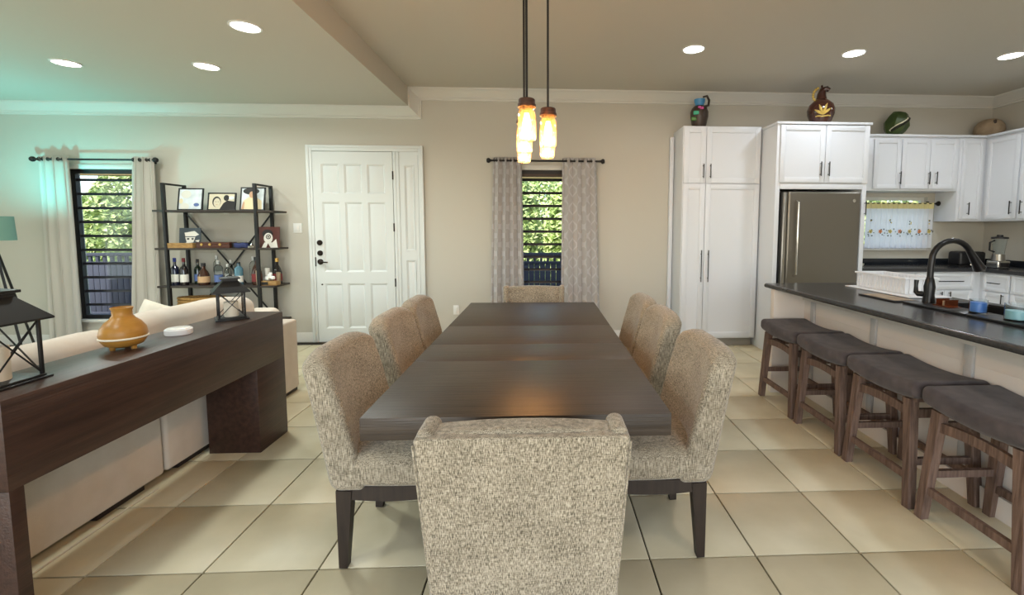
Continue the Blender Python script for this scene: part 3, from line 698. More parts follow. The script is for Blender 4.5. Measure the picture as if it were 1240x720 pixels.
def disc(cx, cz, rx, rz_, y, n=18): return [(cx+rx*math.cos(2*PI*i/n), cz+rz_*math.sin(2*PI*i/n)) for i in range(n)]
def art(t, nm, polys, a, z0, z1, bgm, y=-.003):
    MB().box(-a, a, y, y+.008, z0, z1).build(nm, bgm, t)
    lay = {}
    for i, (mt, poly) in enumerate(polys):
        MB().prism([(max(-a, min(a, u)), max(z0, min(z1, v))) for u, v in poly], y-.0008*(i+1), y-.0008*(i+1)+.0006, 1).build('printed_shape', mt, t)
def p1(t, a, z0, z1): art(t, 'photo', [('print_light', disc(-.05, z0+.17, .055, .045, 0)), ('print_light', disc(-.06, z0+.03, .05, .04, 0)), ('print_cream', disc(-.1, z0+.09, .02, .03, 0)), ('label_blue', disc(.07, z0+.05, .03, .02, 0))], a, z0, z1, 'print_grey')
def p2(t, a, z0, z1): art(t, 'photo', [('print_dark', [(-.02, z0), (.15, z0), (.15, z0+.09), (.06, z0+.10), (.02, z0+.07)]), ('print_dark', disc(.05, z0+.13, .03, .035, 0)), ('print_dark', disc(-.055, z0+.085, .047, .062, 0)), ('print_sepia', disc(-.05, z0+.075, .037, .052, 0)), ('print_dark', disc(-.062, z0+.085, .006, .003, 0)), ('print_dark', disc(-.036, z0+.085, .006, .003, 0)), ('print_skin', disc(-.049, z0+.05, .01, .004, 0)), ('print_grey', disc(.11, z0+.13, .03, .02, 0))], a, z0, z1, 'print_sepia')
def p3(t, a, z0, z1): art(t, 'photo', [('print_dark', disc(-.02, z0+.21, .09, .04, 0)), ('print_cream', [(-.11, z0), (-.1, z0+.1), (-.04, z0+.14), (.04, z0+.14), (.1, z0+.1), (.11, z0)]), ('print_skin', disc(-.01, z0+.17, .03, .038, 0)), ('print_skin', [(-.12, z0), (-.10, z0+.09), (-.085, z0+.08), (-.09, z0)])], a, z0, z1, 'print_grey')
frame(-3.995, 1.587, .275, .255, 'black photo frame with a hazy pale picture, leftmost on the top shelf', p1)
frame(-3.65, 1.587, .31, .205, 'black framed sepia portrait in the middle of the top shelf', p2)
frame(-3.31, 1.587, .275, .27, 'tall black framed photo of a person in cream, right on the top shelf', p3)
def q1(t, a, z0, z1): art(t, 'canvas', [('print_light', [(-.06, .17), (.05, .19), (.10, .15), (.06, .13), (-.05, .13)]), ('print_light', [(-.05, .12), (.06, .12), (.04, .06), (-.03, .05)]), ('print_dark', [(-.03, .11), (-.005, .11), (-.005, .09), (-.03, .09)]), ('print_dark', [(.02, .11), (.045, .11), (.04, .09), (.02, .09)]), ('print_light', [(-.11, .03), (-.03, .06), (-.02, .0), (-.11, .0)]), ('print_light', [(.06, .08), (.11, .09), (.10, .06)])], a, z0, z1, 'print_slate')
def q2(t, a, z0, z1): art(t, 'canvas', [('print_dark', disc(-.01, .16, .06, .05, 0)), ('print_light', disc(0, .11, .05, .06, 0)), ('print_dark', disc(0, .125, .028, .028, 0)), ('print_light', disc(0, .125, .018, .018, 0)), ('print_dark', disc(0, .125, .01, .01, 0)), ('print_light', [(-.07, 0), (-.04, .06), (.05, .06), (.09, .1), (.11, 0)]), ('print_maroon', [(-.02, 0), (0, .05), (.03, 0)])], a, z0, z1, 'print_maroon')
frame(-4.02, 1.164, .235, .225, 'grey canvas print with a pale mask-like face, left on the second shelf', q1, -6, name='canvas_print', bw=0)
frame(-3.15, 1.164, .25, .24, 'maroon canvas print of a camera-holding figure, right on the second shelf', q2, -6, name='canvas_print', bw=0)
def sbox(name, x, y, z, w_, d_, h_, mt, label, lid=None, fit=None):
    t = thing(name, label, 'box', (x, y, z)); MB().box(-w_/2, w_/2, -d_/2, d_/2, 0, h_*.62, .002).build('body', mt, t); MB().box(-w_/2-.001, w_/2+.001, -d_/2-.001, d_/2+.001, h_*.64, h_, .002).build('lid', lid or mt, t)
    if fit:
        for k in fit: MB().lathe([(0, 0), (.014, 0), (.014, .006), (0, .006)], 12, T=lambda v, k=k: Vector((k+v.x, -d_/2-v.z, h_*.6+v.y))).build('clasp', 'cap_gold', t)
sbox('wooden_box', -4.06, 5.285, 1.164, .30, .07, .055, 'box_tan', 'long tan box at the left end of the second shelf')
sbox('wooden_box', -3.70, 5.33, 1.164, .36, .13, .065, 'box_brown', 'dark brown wooden box with round clasps on the second shelf', fit=(-.12, -.03, .08))
sbox('black_case', -3.44, 5.35, 1.164, .14, .12, .058, 'box_black', 'small black case in the middle of the second shelf')
t = thing('folded_cloth', 'navy blue folded cloth bundle on the second shelf', 'cloth', (-3.39, 5.27, 1.164)); MB().rbox((0, 0, .028), (.075, .03, .028), .02, 3, 3, fn=lambda p: Vector((p.x, p.y, p.z+.006*math.sin(60*p.x)))).build('fold', 'cloth_navy', t)
t = thing('small_ornament', 'small pale metal ornament beside the navy cloth', 'ornament', (-3.28, 5.27, 1.164)); MB().rbox((0, 0, .012), (.035, .02, .012), .006, 2).build('base', 'steel', t); MB().lathe([(0, .024), (.014, .024), (.018, .035), (.01, .048), (0, .05)], 12).build('knob', 'steel_bright', t)
def bottle(x, y, h, r, body, cap, lab, label, kind='wine', capm=None, z=.737, group=None):
    t = thing('bottle', label, 'bottle', (x, y, z), 0, None)
    if kind == 'wine': pr_ = [(0, 0), (r, 0), (r, h*.58), (r*.86, h*.65), (r*.4, h*.72), (r*.34, h*.78), (r*.34, h*.97), (0, h*.97)]
    elif kind == 'squat': pr_ = [(0, 0), (r*.9, 0), (r, h*.08), (r, h*.45), (r*.7, h*.62), (r*.35, h*.74), (r*.3, h*.95), (0, h*.95)]
    else: pr_ = [(0, 0), (r, 0), (r, h*.70), (r*.8, h*.77), (r*.42, h*.82), (r*.4, h*.95), (0, h*.95)]
    MB().lathe(pr_, 18).build('glass', body, t)
    MB().lathe([(0, h*.86), (r*.40, h*.86), (r*.40, h), (0, h)], 14).build('cap', cap, t)
    if lab: MB().lathe([(r*1.012, h*.12), (r*1.012, h*.40), (r*.99, h*.40), (r*.99, h*.12)], 18).build('paper_label', lab, t)
    return t
B = [(-4.20, 5.36, .31, .040, 'glass_navy', 'cap_blue', 'label_white', 'navy wine bottle with bright blue capsule, leftmost on the bottle shelf', 'wine'),
     (-4.085, 5.34, .31, .040, 'glass_dark', 'cap_red', 'label_white', 'dark wine bottle with red capsule and white label', 'wine'),
     (-4.02, 5.46, .29, .038, 'glass_green', 'cap_black', 'label_blue', 'dark green bottle half hidden behind the red-capped wine', 'wine'),
     (-3.885, 5.36, .25, .058, 'glass_amber', 'cap_black', 'label_tan', 'squat dark amber bottle with a tan label', 'squat'),
     (-3.81, 5.47, .335, .035, 'glass_clear', 'cap_white', 'label_white', 'tall clear bottle with white cap, behind the amber bottle', 'spirit'),
     (-3.735, 5.38, .28, .042, 'glass_clear', 'cap_white', 'label_blue', 'clear spirits bottle with a blue label', 'spirit'),
     (-3.645, 5.46, .28, .036, 'glass_clear', 'cap_white', 'label_white', 'clear bottle with white cap behind the two clear spirits', 'spirit'),
     (-3.61, 5.35, .24, .034, 'glass_clear', 'cap_white', 'label_white', 'small clear bottle in the front row by the pale blue one', 'spirit'),
     (-3.50, 5.37, .26, .043, 'glass_sky', 'cap_black', 'label_white', 'pale blue bottle with dark stopper and white label', 'spirit'),
     (-3.39, 5.46, .32, .040, 'glass_clear', 'cap_white', None, 'tall clear bottle with white cap right of the pale blue bottle', 'spirit'),
     (-3.16+.04, 5.46, .30, .05, 'glass_dark', 'cap_gold', 'label_red', 'dark bottle with a gold neck at the right end', 'squat'),
     (-3.32+.02, 5.37, .32, .052, 'glass_amber', 'cap_black', 'label_red', 'large dark jug-shaped bottle at the middle right', 'squat')]
for b_ in B: bottle(*b_)
for x, y, h, r, mt, lb in ((-3.25, 5.32, .17, .028, 'clay_beige', 'slim beige tumbler beside the dark jug bottle'), (-3.195, 5.40, .19, .028, 'print_light', 'slim pale cup behind the right post of the shelf'), (-3.10, 5.46, .10, .022, 'steel', 'small metal cup at the right end of the bottle shelf'), (-3.075, 5.40, .14, .024, 'clay_beige', 'beige beaker at the right end of the bottle shelf')):
    t = thing('drinking_cup', lb, 'cup', (x, y, .737)); MB().lathe([(0, 0), (r*.85, 0), (r, h), (r*.92, h), (r*.78, .006), (0, .006)], 18).build('body', mt, t)
t = thing('ornament_stand', 'white figurine on a small wooden stand at the right of the bottle shelf', 'ornament', (-3.12, 5.31, .737))
MB().box(-.09, .09, -.04, .04, 0, .05, .003).build('stand', 'box_tan', t); MB().box(-.07, .0, -.044, -.039, .008, .04).build('plaque', 'box_black', t)
m = MB()
for a, b, r in ((-.03, .08, .022), (0, .10, .026), (.035, .085, .02), (.01, .13, .018)): m.rbox((a, 0, b), (r, .015, r), .012, 3)
m.build('figurine', 'white_gloss', t)
t = thing('wicker_basket', 'tan wicker tray basket on the lowest shelf above the sofa back', 'basket', (-3.95, 5.40, .322))
for k in range(8): MB().tube([(.24*(1 if c[0] > 0 else -1)*abs(c[0]), .12*c[1], .02+.034*k) for c in [(math.cos(a)**3*.3+math.cos(a)*.75, math.sin(a)) for a in [i*2*PI/28 for i in range(29)]]], .017, 7).build('woven_band', 'wicker', t)
MB().box(-.2, .2, -.09, .09, 0, .01, .002).build('bottom', 'wicker', t)

# ------------------------------------------------------------------ kitchen cabinetry
def handle(par, p, L_, horiz=False, off=.028, ax='y'):
    m = MB(); x, y, z = p; h = L_/2
    if ax == 'y':
        if horiz: m.tube([(x-h, y-off, z), (x+h, y-off, z)], .0055, 8); e = [(x-h*.75, z), (x+h*.75, z)]
        else: m.tube([(x, y-off, z-h), (x, y-off, z+h)], .0055, 8); e = [(x, z-h*.75), (x, z+h*.75)]
        for a, b in e: m.tube([(a, y, b), (a, y-off, b)], .004, 6)
    else:
        if horiz: m.tube([(x-off, y-h, z), (x-off, y+h, z)], .0055, 8); e = [(y-h*.75, z), (y+h*.75, z)]
        else: m.tube([(x-off, y, z-h), (x-off, y, z+h)], .0055, 8); e = [(y, z-h*.75), (y, z+h*.75)]
        for a, b in e: m.tube([(x, a, b), (x-off, a, b)], .004, 6)
    m.build('handle', 'black_metal', par)
def shaker(par, x0, x1, y, z0, z1, hpos=None, hl=.15, horiz=False, nm='door', fw=.055, ax='y'):
    """shaker front standing proud of plane y (ax y) or plane x=y (ax x)"""
    th = .02; m = MB(); T_ = None
    if ax == 'x':
        T_ = lambda v: Vector((v.y, v.x, v.z))
    m.box(x0, x0+fw, y-th, y, z0, z1, .0015, T=T_).box(x1-fw, x1, y-th, y, z0, z1, .0015, T=T_).box(x0+fw, x1-fw, y-th, y, z0, z0+fw, .0015, T=T_).box(x0+fw, x1-fw, y-th, y, z1-fw, z1, .0015, T=T_).box(x0+fw-.002, x1-fw+.002, y-th+.009, y, z0+fw-.002, z1-fw+.002, T=T_)
    d = m.build(nm, 'cabinet', par)
    if hpos:
        if ax == 'y': handle(d, (hpos[0], y-th, hpos[1]), hl, horiz)
        else: handle(d, (y-th, hpos[0], hpos[1]), hl, horiz, ax='x')
    return d
# tall pantry
t = thing('pantry_cabinet', 'tall white pantry cabinet with four shaker doors beside the fridge cabinet', 'cabinet')
MB().box(1.605, 2.515, 5.21, YW-.004, .10, 2.56, .002).build('body', 'cabinet', t); MB().box(1.66, 2.50, 5.27, YW-.004, 0, .10).build('toe_kick', 'toe', t)
MB().box(1.555, 1.60, 5.55, YW-.004, 0, 2.50, .002).build('wall_filler', 'cabinet', t)
shaker(t, 1.612, 1.868, 5.21, 1.915, 2.545, (1.836, 2.05), .16, fw=.06); shaker(t, 1.874, 2.505, 5.21, 1.915, 2.545, (1.918, 2.05), .16, fw=.06)
shaker(t, 1.612, 1.868, 5.21, .115, 1.905, (1.836, .96), .37, fw=.06); shaker(t, 1.874, 2.505, 5.21, .115, 1.905, (1.918, .96), .37, fw=.06)
# fridge surround
t = thing('fridge_cabinet', 'white cabinet surround with two doors over the fridge', 'cabinet')
MB().box(2.525, 2.575, 4.87, YW-.004, 0, 2.535, .002).build('side_panel', 'cabinet', t); MB().box(3.50, 3.55, 4.87, YW-.004, 0, 2.535, .002).build('side_panel', 'cabinet', t)
MB().box(2.575, 3.50, 4.88, YW-.004, 1.86, 2.535, .002).build('upper_box', 'cabinet', t); MB().box(2.575, 3.50, 4.865, 4.88, 1.825, 1.885, .002).build('face_rail', 'cabinet', t); MB().box(2.51, 3.565, 4.845, YW-.004, 2.515, 2.54, .002).build('top_edge', 'cabinet', t)
shaker(t, 2.56, 3.055, 4.875, 1.895, 2.505, (3.005, 2.04), .155); shaker(t, 3.062, 3.545, 4.875, 1.895, 2.505, (3.095, 2.04), .155)
handle(t, (3.535, 4.87, 1.62), .15)
# fridge
t = thing('refrigerator', 'stainless steel refrigerator recessed in the white surround', 'refrigerator', (3.04, 4.84, 0))
MB().box(-.44, .42, .05, .72, .02, 1.80, .006).build('body', 'fridge_dark', t)
MB().rbox((.02, .02, 1.27), (.405, .035, .525), .02, 4, 1).build('fridge_door', 'steel_door', t); MB().rbox((.02, .02, .38), (.405, .035, .345), .02, 4, 1).build('freezer_drawer', 'steel_door', t)
MB().box(-.435, -.39, -.005, .05, .03, 1.79, .01).build('door_edge', 'steel', t)
MB().tube([(-.30, -.01, 1.70), (-.30, -.065, 1.68), (-.30, -.07, 1.3), (-.30, -.065, .90), (-.30, -.01, .88)], .013, 10).build('handle', 'steel_bright', t)
MB().tube([(-.25, -.01, .66), (-.25, -.06, .66), (.29, -.06, .66), (.29, -.01, .66)], .012, 8).build('handle', 'steel_bright', t)
MB().lathe([(0, 0), (.018, 0), (.018, .004), (0, .005)], 20, T=lambda v: Vector((.345+v.x, -.0145-v.z, 1.70+v.y))).build('badge', 'steel_bright', t)
# upper cabinets, back run
t = thing('wall_cabinet', 'white wall cabinet with three short doors above the kitchen window', 'cabinet')
MB().box(3.60, 4.985, 5.30, YW-.004, 1.85, 2.50, .002).build('body', 'cabinet', t)
shaker(t, 3.925, 4.255, 5.30, 1.875, 2.455, (4.243, 2.0), .15, fw=.05); shaker(t, 4.268, 4.612, 5.30, 1.875, 2.455, (4.60, 2.0), .15, fw=.05); shaker(t, 4.618, 4.955, 5.30, 1.875, 2.455, (4.69, 2.0), .15, fw=.05)
MB().box(3.60, 5.34, 5.27, YW-.004, 2.485, 2.51, .002).build('top_edge', 'cabinet', t)
t = thing('wall_cabinet', 'white corner wall cabinet with one long narrow door', 'cabinet')
MB().box(4.99, 5.32, 5.30, YW-.004, 1.49, 2.483, .002).build('body', 'cabinet', t); shaker(t, 5.02, 5.275, 5.30, 1.515, 2.455, (5.11, 1.64), .15, fw=.045)
t = thing('wall_cabinet', 'white wall cabinet on the right wall, facing the dining table', 'cabinet')
MB().box(5.32, XR, 3.4, YW-.004, 1.49, 2.49, .002).build('body', 'cabinet', t); MB().box(5.28, XR, 3.4, 5.27, 2.485, 2.51, .002).build('top_edge', 'cabinet', t)
shaker(t, 4.89, 5.26, 5.32, 1.515, 2.455, (4.935, 1.64), .15, fw=.05, ax='x'); shaker(t, 4.42, 4.87, 5.32, 1.515, 2.455, (4.82, 1.64), .15, fw=.05, ax='x'); shaker(t, 3.95, 4.40, 5.32, 1.515, 2.455, (4.0, 1.64), .15, fw=.05, ax='x'); 
# lower cabinets and counter
t = thing('base_cabinet', 'white base cabinets with drawers under the back kitchen counter', 'cabinet')
MB().box(3.60, XR-.004, 5.03, YW-.004, .10, .905).build('body', 'cabinet', t); MB().box(3.6, 5.07, 5.09, YW-.004, 0, .10).build('toe_kick', 'toe', t)
for a, b in ((3.62, 4.28), (4.30, 5.0)):
    shaker(t, a, b, 5.03, .70, .89, ((a+b)/2+.05, .795), .30, True, 'drawer', .04); shaker(t, a, (a+b)/2-.003, 5.03, .12, .685, ((a+b)/2-.05, .60), .15); shaker(t, (a+b)/2+.003, b, 5.03, .12, .685, ((a+b)/2+.05, .60), .15)
t = thing('base_cabinet', 'white base cabinets with drawers under the right kitchen counter', 'cabinet')
MB().box(5.09, XR-.004, 2.6, 5.029, .10, .905).build('body', 'cabinet', t); MB().box(5.15, XR-.004, 2.6, 5.02, 0, .10).build('toe_kick', 'toe', t)
for a, b in ((4.68, 4.98), (4.18, 4.66), (3.68, 4.16), (3.18, 3.66)):
    shaker(t, a, b, 5.09, .70, .89, ((a+b)/2, .79), .14, True, 'drawer', .035, 'x'); shaker(t, a, b, 5.09, .12, .685, (a+.05, .60), .15, False, 'door', .05, 'x')
m = MB().prism([(3.56, 5.0), (4.98, 5.0), (5.05, 4.93), (5.05, 2.6), (XR, 2.6), (XR, YW-.002), (3.56, YW-.002)], .905, .945, 2)
tag(m.build('countertop', 'counter'), 'dark L-shaped countertop under the kitchen window', 'countertop')
m = MB().box(4.0, XR-.021, YW-.02, YW-.004, .945, 1.02, .002).box(XR-.02, XR, 2.6, YW-.004, .945, 1.02, .002)
tag(m.build('backsplash', 'backsplash'), 'low glossy black backsplash strip behind the back counter', 'backsplash')
# cafe curtain
rod('cafe_curtain_rod', 4.02, 4.96, 5.545, 1.715, 'thin dark rod with black knobs holding the cafe curtain', .006, .03)
t = thing('cafe_curtain', 'white cafe curtain with orange flower border over the kitchen window', 'curtain', (4.49, 5.545, 1.15))
vs = []; fs = []; nu, nv = 110, 14
yf = lambda u: .014*math.sin(u*2*PI*13)
for j in range(nv+1):
    for i in range(nu+1):
        u = i/nu; vs.append((-.44+.88*u, yf(u), .008*abs(math.sin(u*PI*16))*(1-j/nv)+.56*j/nv))
for j in range(nv):
    for i in range(nu): k = j*(nu+1)+i; fs.append((k, k+1, k+nu+2, k+nu+1))
MB().add(vs, fs).build('drape', 'cafe_cloth', t)
MB().add([(-.44+.88*i/nu, yf(i/nu)-.003, z) for z in (.50, .575) for i in range(nu+1)], [(i, i+1, i+nu+2, i+nu+1) for i in range(nu)]).build('header_band', 'lace_yellow', t)
rnd = random.Random(3)
def dab(m, x, z, rx, rz_):
    vs = [(x+rx*math.cos(a), -.019, z+rz_*math.sin(a)) for a in [k*PI/4 for k in range(8)]]; m.add(vs, [tuple(range(8))])
fo, fl_, fy = MB(), MB(), MB()
for k in range(7):
    x = -.38+.127*k; 
    for a in range(5): dab(fo if k % 2 else fy, x+.016*math.cos(a*1.26), .215+.016*math.sin(a*1.26), .010, .010)
    dab(fl_, x, .215, .008, .008)
    for a in range(7): dab(fl_, x+rnd.uniform(-.06, .06), .20+rnd.uniform(-.045, .045), rnd.uniform(.005, .011), rnd.uniform(.005, .010))
    if k % 2 == 0:
        for a in range(4): dab((fy, fl_)[a % 2], x+rnd.uniform(-.015, .015), .33+rnd.uniform(-.03, .03), .008, .010)
for o_ in (fo.build('flower_print', 'flower_orange', t), fl_.build('leaf_print', 'flower_leaf', t), fy.build('flower_print', 'flower_yellow', t)): o_['kind'] = 'stuff'
# things on the back counter
t = thing('toaster', 'black toaster on the back kitchen counter', 'toaster', (5.17, 5.30, .945))
MB().rbox((0, 0, .095), (.165, .09, .085), .03, 4, 1).build('body', 'sink_black', t); MB().box(-.15, .15, -.075, .075, 0, .012, .002).build('base', 'box_black', t)
for s in (-1, 1): MB().box(-.12, .12, s*.035-.012, s*.035+.012, .178, .182).build('slot', 'fridge_dark', t)
MB().box(.165, .19, -.02, .02, .11, .125, .003).build('lever', 'black_metal', t)
t = thing('blender', 'glass jug blender with steel base in the kitchen corner', 'blender', (5.24, 4.98, .945))
MB().rbox((0, 0, .045), (.075, .075, .045), .015, 3, 1).build('base', 'steel_bright', t); MB().lathe([(0, .09), (.062, .09), (.058, .13), (.055, .165), (0, .165)], 24).build('collar', 'steel', t)
MB().box(-.05, .05, -.079, -.074, .02, .07, .001).build('control_panel', 'box_black', t)
MB().lathe([(0, .165), (.05, .165), (.068, .34), (.066, .34), (.047, .17), (0, .17)], 24).build('jug', 'glass_clear', t)
MB().lathe([(0, .34), (.078, .34), (.075, .36), (.03, .365), (.028, .385), (0, .385)], 24).build('lid', 'cap_black', t); MB().tube([(-.06, 0, .32), (-.115, 0, .30), (-.115, 0, .21), (-.055, 0, .19)], .009, 8).build('jug_handle', 'cap_black', t)
t = thing('tongs', 'silver kitchen tongs lying between toaster and blender', 'utensil', (5.18, 5.08, .945)); MB().bar((-.09, .06, .03), (.09, -.06, .008), .014, .006).build('arm', 'steel_bright', t); MB().bar((-.09, .085, .03), (.09, -.045, .010), .014, .006).build('arm', 'steel_bright', t)
t = thing('soap_dish', 'small round cream dish at the left end of the back counter', 'dish', (3.86, 5.35, .945)); MB().lathe([(0, 0), (.04, 0), (.052, .03), (.045, .03), (.036, .006), (0, .006)], 20).build('bowl', 'candle', t)

# ------------------------------------------------------------------ island
t = thing('kitchen_island', 'pale panelled kitchen island base behind the four stools', 'island')
MB().box(2.21, 2.80, 1.15, 3.70, .09, .70, .002).build('body', 'island_paint', t); MB().box(2.225, 2.80, 1.15, 3.70, 0, .09).build('kick', 'island_paint', t)
MB().box(2.21, 2.26, 1.15, 3.70, .70, .882).build('body_front', 'island_paint', t); MB().box(2.26, 2.80, 2.97, 3.70, .70, .882).build('body_end', 'island_paint', t); MB().box(2.26, 2.80, 1.15, 1.78, .70, .882).build('body_end', 'island_paint', t); MB().box(2.76, 2.80, 1.78, 2.97, .70, .882).build('body_back', 'island_paint', t)
MB().box(1.945, 2.80, 3.70, 3.755, 0, .882, .002).build('end_panel', 'island_paint', t)
MB().box(2.19, 2.208, 1.15, 3.698, 0, .11, .002).build('base_moulding', 'island_paint', t)
for y in (3.56, 2.88, 2.20, 1.52): MB().box(2.192, 2.209, y-.024, y+.024, .11, .80, .002).build('batten', 'batten', t)
MB().box(2.192, 2.209, 1.15, 3.698, .80, .88, .002).build('top_rail', 'island_paint', t)
# island counter with sink hole
t2 = thing('island_countertop', 'dark stone island countertop with a rounded edge', 'countertop')
hx0, hx1, hy0, hy1 = 2.45, 2.76, 1.85, 2.72
def edge(x): return x
m = MB()
def slab(x0, x1, y0, y1): m.box(x0, x1, y0, y1, .882, .92)
slab(1.955, hx0, 1.15, 3.86); slab(hx1, 2.86, 1.15, 3.86); slab(hx0, hx1, 1.15, hy0); slab(hx0, hx1, hy1, 3.86)
m.build('slab', 'counter', t2)
nose = MB(); pts = [(.019*math.sin(a), .019*math.cos(a)) for a in [k*PI/8 for k in range(9)]]
vs = [(1.955-p_[0], y, .901+p_[1]) for y in (1.15, 3.86) for p_ in pts]; nose.add(vs, [(i, i+1, i+10, i+9) for i in range(8)]+[tuple(range(9)), tuple(range(17, 8, -1))]); nose.build('rounded_edge', 'counter', t2)
t = thing('kitchen_sink', 'black sink with a raised rim set into the island countertop', 'sink')
m = MB(); z0, z1 = .921, .934
m.box(2.30, 2.47, 2.345, 2.775, z0, z1, .003).box(2.30, 2.47, 1.80, 2.340, z0, z1, .003).box(2.47, 2.745, 2.70, 2.775, z0, z1, .003).box(2.745, 2.82, 1.80, 2.775, z0, z1, .003).box(2.47, 2.745, 1.80, 1.87, z0, z1, .003); m.build('rim', 'sink_black', t)
m = MB().box(2.465, 2.475, 1.865, 2.705, .75, .922).box(2.74, 2.75, 1.865, 2.705, .75, .922).box(2.475, 2.74, 1.865, 1.875, .75, .922).box(2.475, 2.74, 2.695, 2.705, .75, .922).box(2.475, 2.74, 1.875, 2.695, .74, .752); m.build('basin', 'sink_black', t)
t = thing('faucet', 'tall black gooseneck faucet on the sink rim', 'faucet', (2.425, 2.72, .934))
MB().lathe([(0, 0), (.034, 0), (.034, .01), (.028, .05), (.031, .10), (.024, .14), (.018, .16), (0, .16)], 24).build('base', 'faucet_black', t)
pts = [(0, 0, .15), (0, 0, .22), (.004, 0, .27)]; R = .128
for k in range(0, 13): a = PI-k*PI*.86/12; pts.append((.132+R*math.cos(a)*1.0, -.0, .27+R*.92*math.sin(a)))
MB().tube(pts, .0175, 14).build('spout', 'faucet_black', t)
e = Vector(pts[-1]); d = (Vector(pts[-1])-Vector(pts[-2])).normalized()
MB().tube([e-d*.01, e+d*.02, e+d*.09, e+d*.13, e+d*.135], [.018, .021, .027, .034, .031], 16).build('spray_head', 'faucet_black', t)
MB().tube([(-.01, .02, .05), (-.03, .05, .05), (-.035, .06, .06), (-.035, .062, .10), (-.03, .066, .135)], [.018, .018, .014, .010, .013], 12).build('lever', 'faucet_black', t)
t = thing('napkin_holder', 'small copper holder on the sink rim beside the faucet', 'holder', (2.42, 2.585, .934))
MB().box(-.04, .04, -.055, .055, 0, .004).build('base', 'copper', t)
for s in (-1, 1): MB().box(-.04, .04, s*.03-.002, s*.03+.002, .004, .042).build('side_plate', 'copper', t)
MB().box(-.03, .03, -.01, .0, .004, .034, .003).build('sponge', 'clay_beige', t)
def jar_candle(x, y, r, h, wax, fill, label):
    t = thing('jar_candle', label, 'candle', (x, y, .934))
    MB().lathe([(0, 0), (r, 0), (r, h), (r-.003, h), (r-.003, .008), (0, .008)], 28).build('glass', 'glass_clear', t); MB().lathe([(0, .009), (r-.004, .009), (r-.004, fill), (0, fill)], 28).build('wax', wax, t)
jar_candle(2.395, 2.365, .040, .075, 'candle_blue', .06, 'bright blue candle in a glass tumbler on the sink rim')
jar_candle(2.385, 2.155, .046, .088, 'candle_teal', .052, 'pale teal candle in a wider glass on the sink rim')
t = thing('serving_tray', 'black-edged tray with a beige centre left of the faucet', 'tray', (2.36, 2.98, .921)); MB().box(-.085, .085, -.17, .17, 0, .008, .003).build('base', 'box_black', t); MB().box(-.07, .07, -.15, .15, .008, .010).build('liner', 'clay_beige', t)
t = thing('drain_board', 'white drain board under the dish rack', 'tray', (2.66, 3.30, .921)); MB().box(-.155, .155, -.33, .33, 0, .008, .003).build('board', 'white_plastic', t)
t = thing('dish_rack', 'white plastic dish rack on the island beside the faucet', 'dish rack', (2.69, 3.34, .930))
MB().box(-.11, .11, -.24, .24, 0, .006).build('bottom', 'white_plastic', t)
for s in (-1, 1):
    MB().box(s*.12-.008, s*.12+.008, -.262, .262, .105, .12, .003).build('rim', 'white_plastic', t); MB().box(-.112, .112, s*.254-.008, s*.254+.008, .105, .12, .003).build('rim', 'white_plastic', t)
bm1 = MB().box(-.002, .002, -.013, .013, .003, .108).mesh('rack_bar', 'white_plastic')
for s in (-1, 1):
    for k in range(15):
        o = bpy.data.objects.new('rack_bar', bm1); C.objects.link(o); o.parent = t; o.location = (s*.112, -.235+.0336*k, 0)
    for k in range(7):
        o = bpy.data.objects.new('rack_bar', bm1); C.objects.link(o); o.parent = t; o.location = (-.1+.033*k, s*.245, 0); o.rotation_euler = (0, 0, R90)

# ------------------------------------------------------------------ stools
def stool():
    t = thing('counter_stool', '', 'stool', (2.01, 0, 0))
    def f(p):
        u = p.y/.262; q = Vector(p); q.z += .026*u*u - .008
        q.x *= 1-.05*(1-u*u)*0
        return q
    MB().rbox((0, 0, .592), (.20, .262, .045), .034, 4, (4, 12, 1), fn=f).build('seat_cushion', 'stool_fabric', t)
    MB().box(-.16, .16, -.22, .22, .535, .556, .003).build('seat_board', 'stool_wood', t)
    top = {}; bot = {}
    for sx in (-1, 1):
        for sy in (-1, 1):
            a = Vector((sx*.155, sy*.185, .545)); b = Vector((sx*.175, sy*.232, 0)); top[sx, sy] = a; bot[sx, sy] = b
            MB().bar(b, a, .040, .040, .046, .046, upv=(1, 0, 0)).build('leg', 'stool_wood', t)
    P = lambda sx, sy, z: bot[sx, sy]+(top[sx, sy]-bot[sx, sy])*(z/.545)
    for sx in (-1, 1):
        m = MB(); n = 8
        a, b = P(sx, -1, .47), P(sx, 1, .47)
        for i in range(n):
            u0, u1 = i/n, (i+1)/n; f0 = lambda u: .018*math.sin(PI*u)
            m.bar(a.lerp(b, u0)+Vector((0, 0, f0(u0))), a.lerp(b, u1)+Vector((0, 0, f0(u1))), .02, .045)
        m.build('apron', 'stool_wood', t)
        m = MB(); m.bar(P(sx, -1, .15), P(sx, 1, .15), .022, .036); m.build('stretcher', 'stool_wood', t)
    for sy in (-1, 1):
        m = MB(); m.bar(P(-1, sy, .47), P(1, sy, .47), .02, .045); m.build('apron', 'stool_wood', t)
        m = MB(); m.bar(P(-1, sy, .23), P(1, sy, .23), .022, .034); m.build('stretcher', 'stool_wood', t)
    return t
st0 = stool()
SL = ['farthest', 'second farthest', 'second nearest', 'nearest']
for i, y in enumerate((3.405, 2.865, 2.33, 1.79)):
    o = st0 if i == 0 else copy_tree(st0)
    o.location = (2.01, y, 0); o['label'] = 'grey saddle-seat counter stool with weathered wood legs, %s along the island' % SL[i]; o['group'] = 'counter stools along the island'

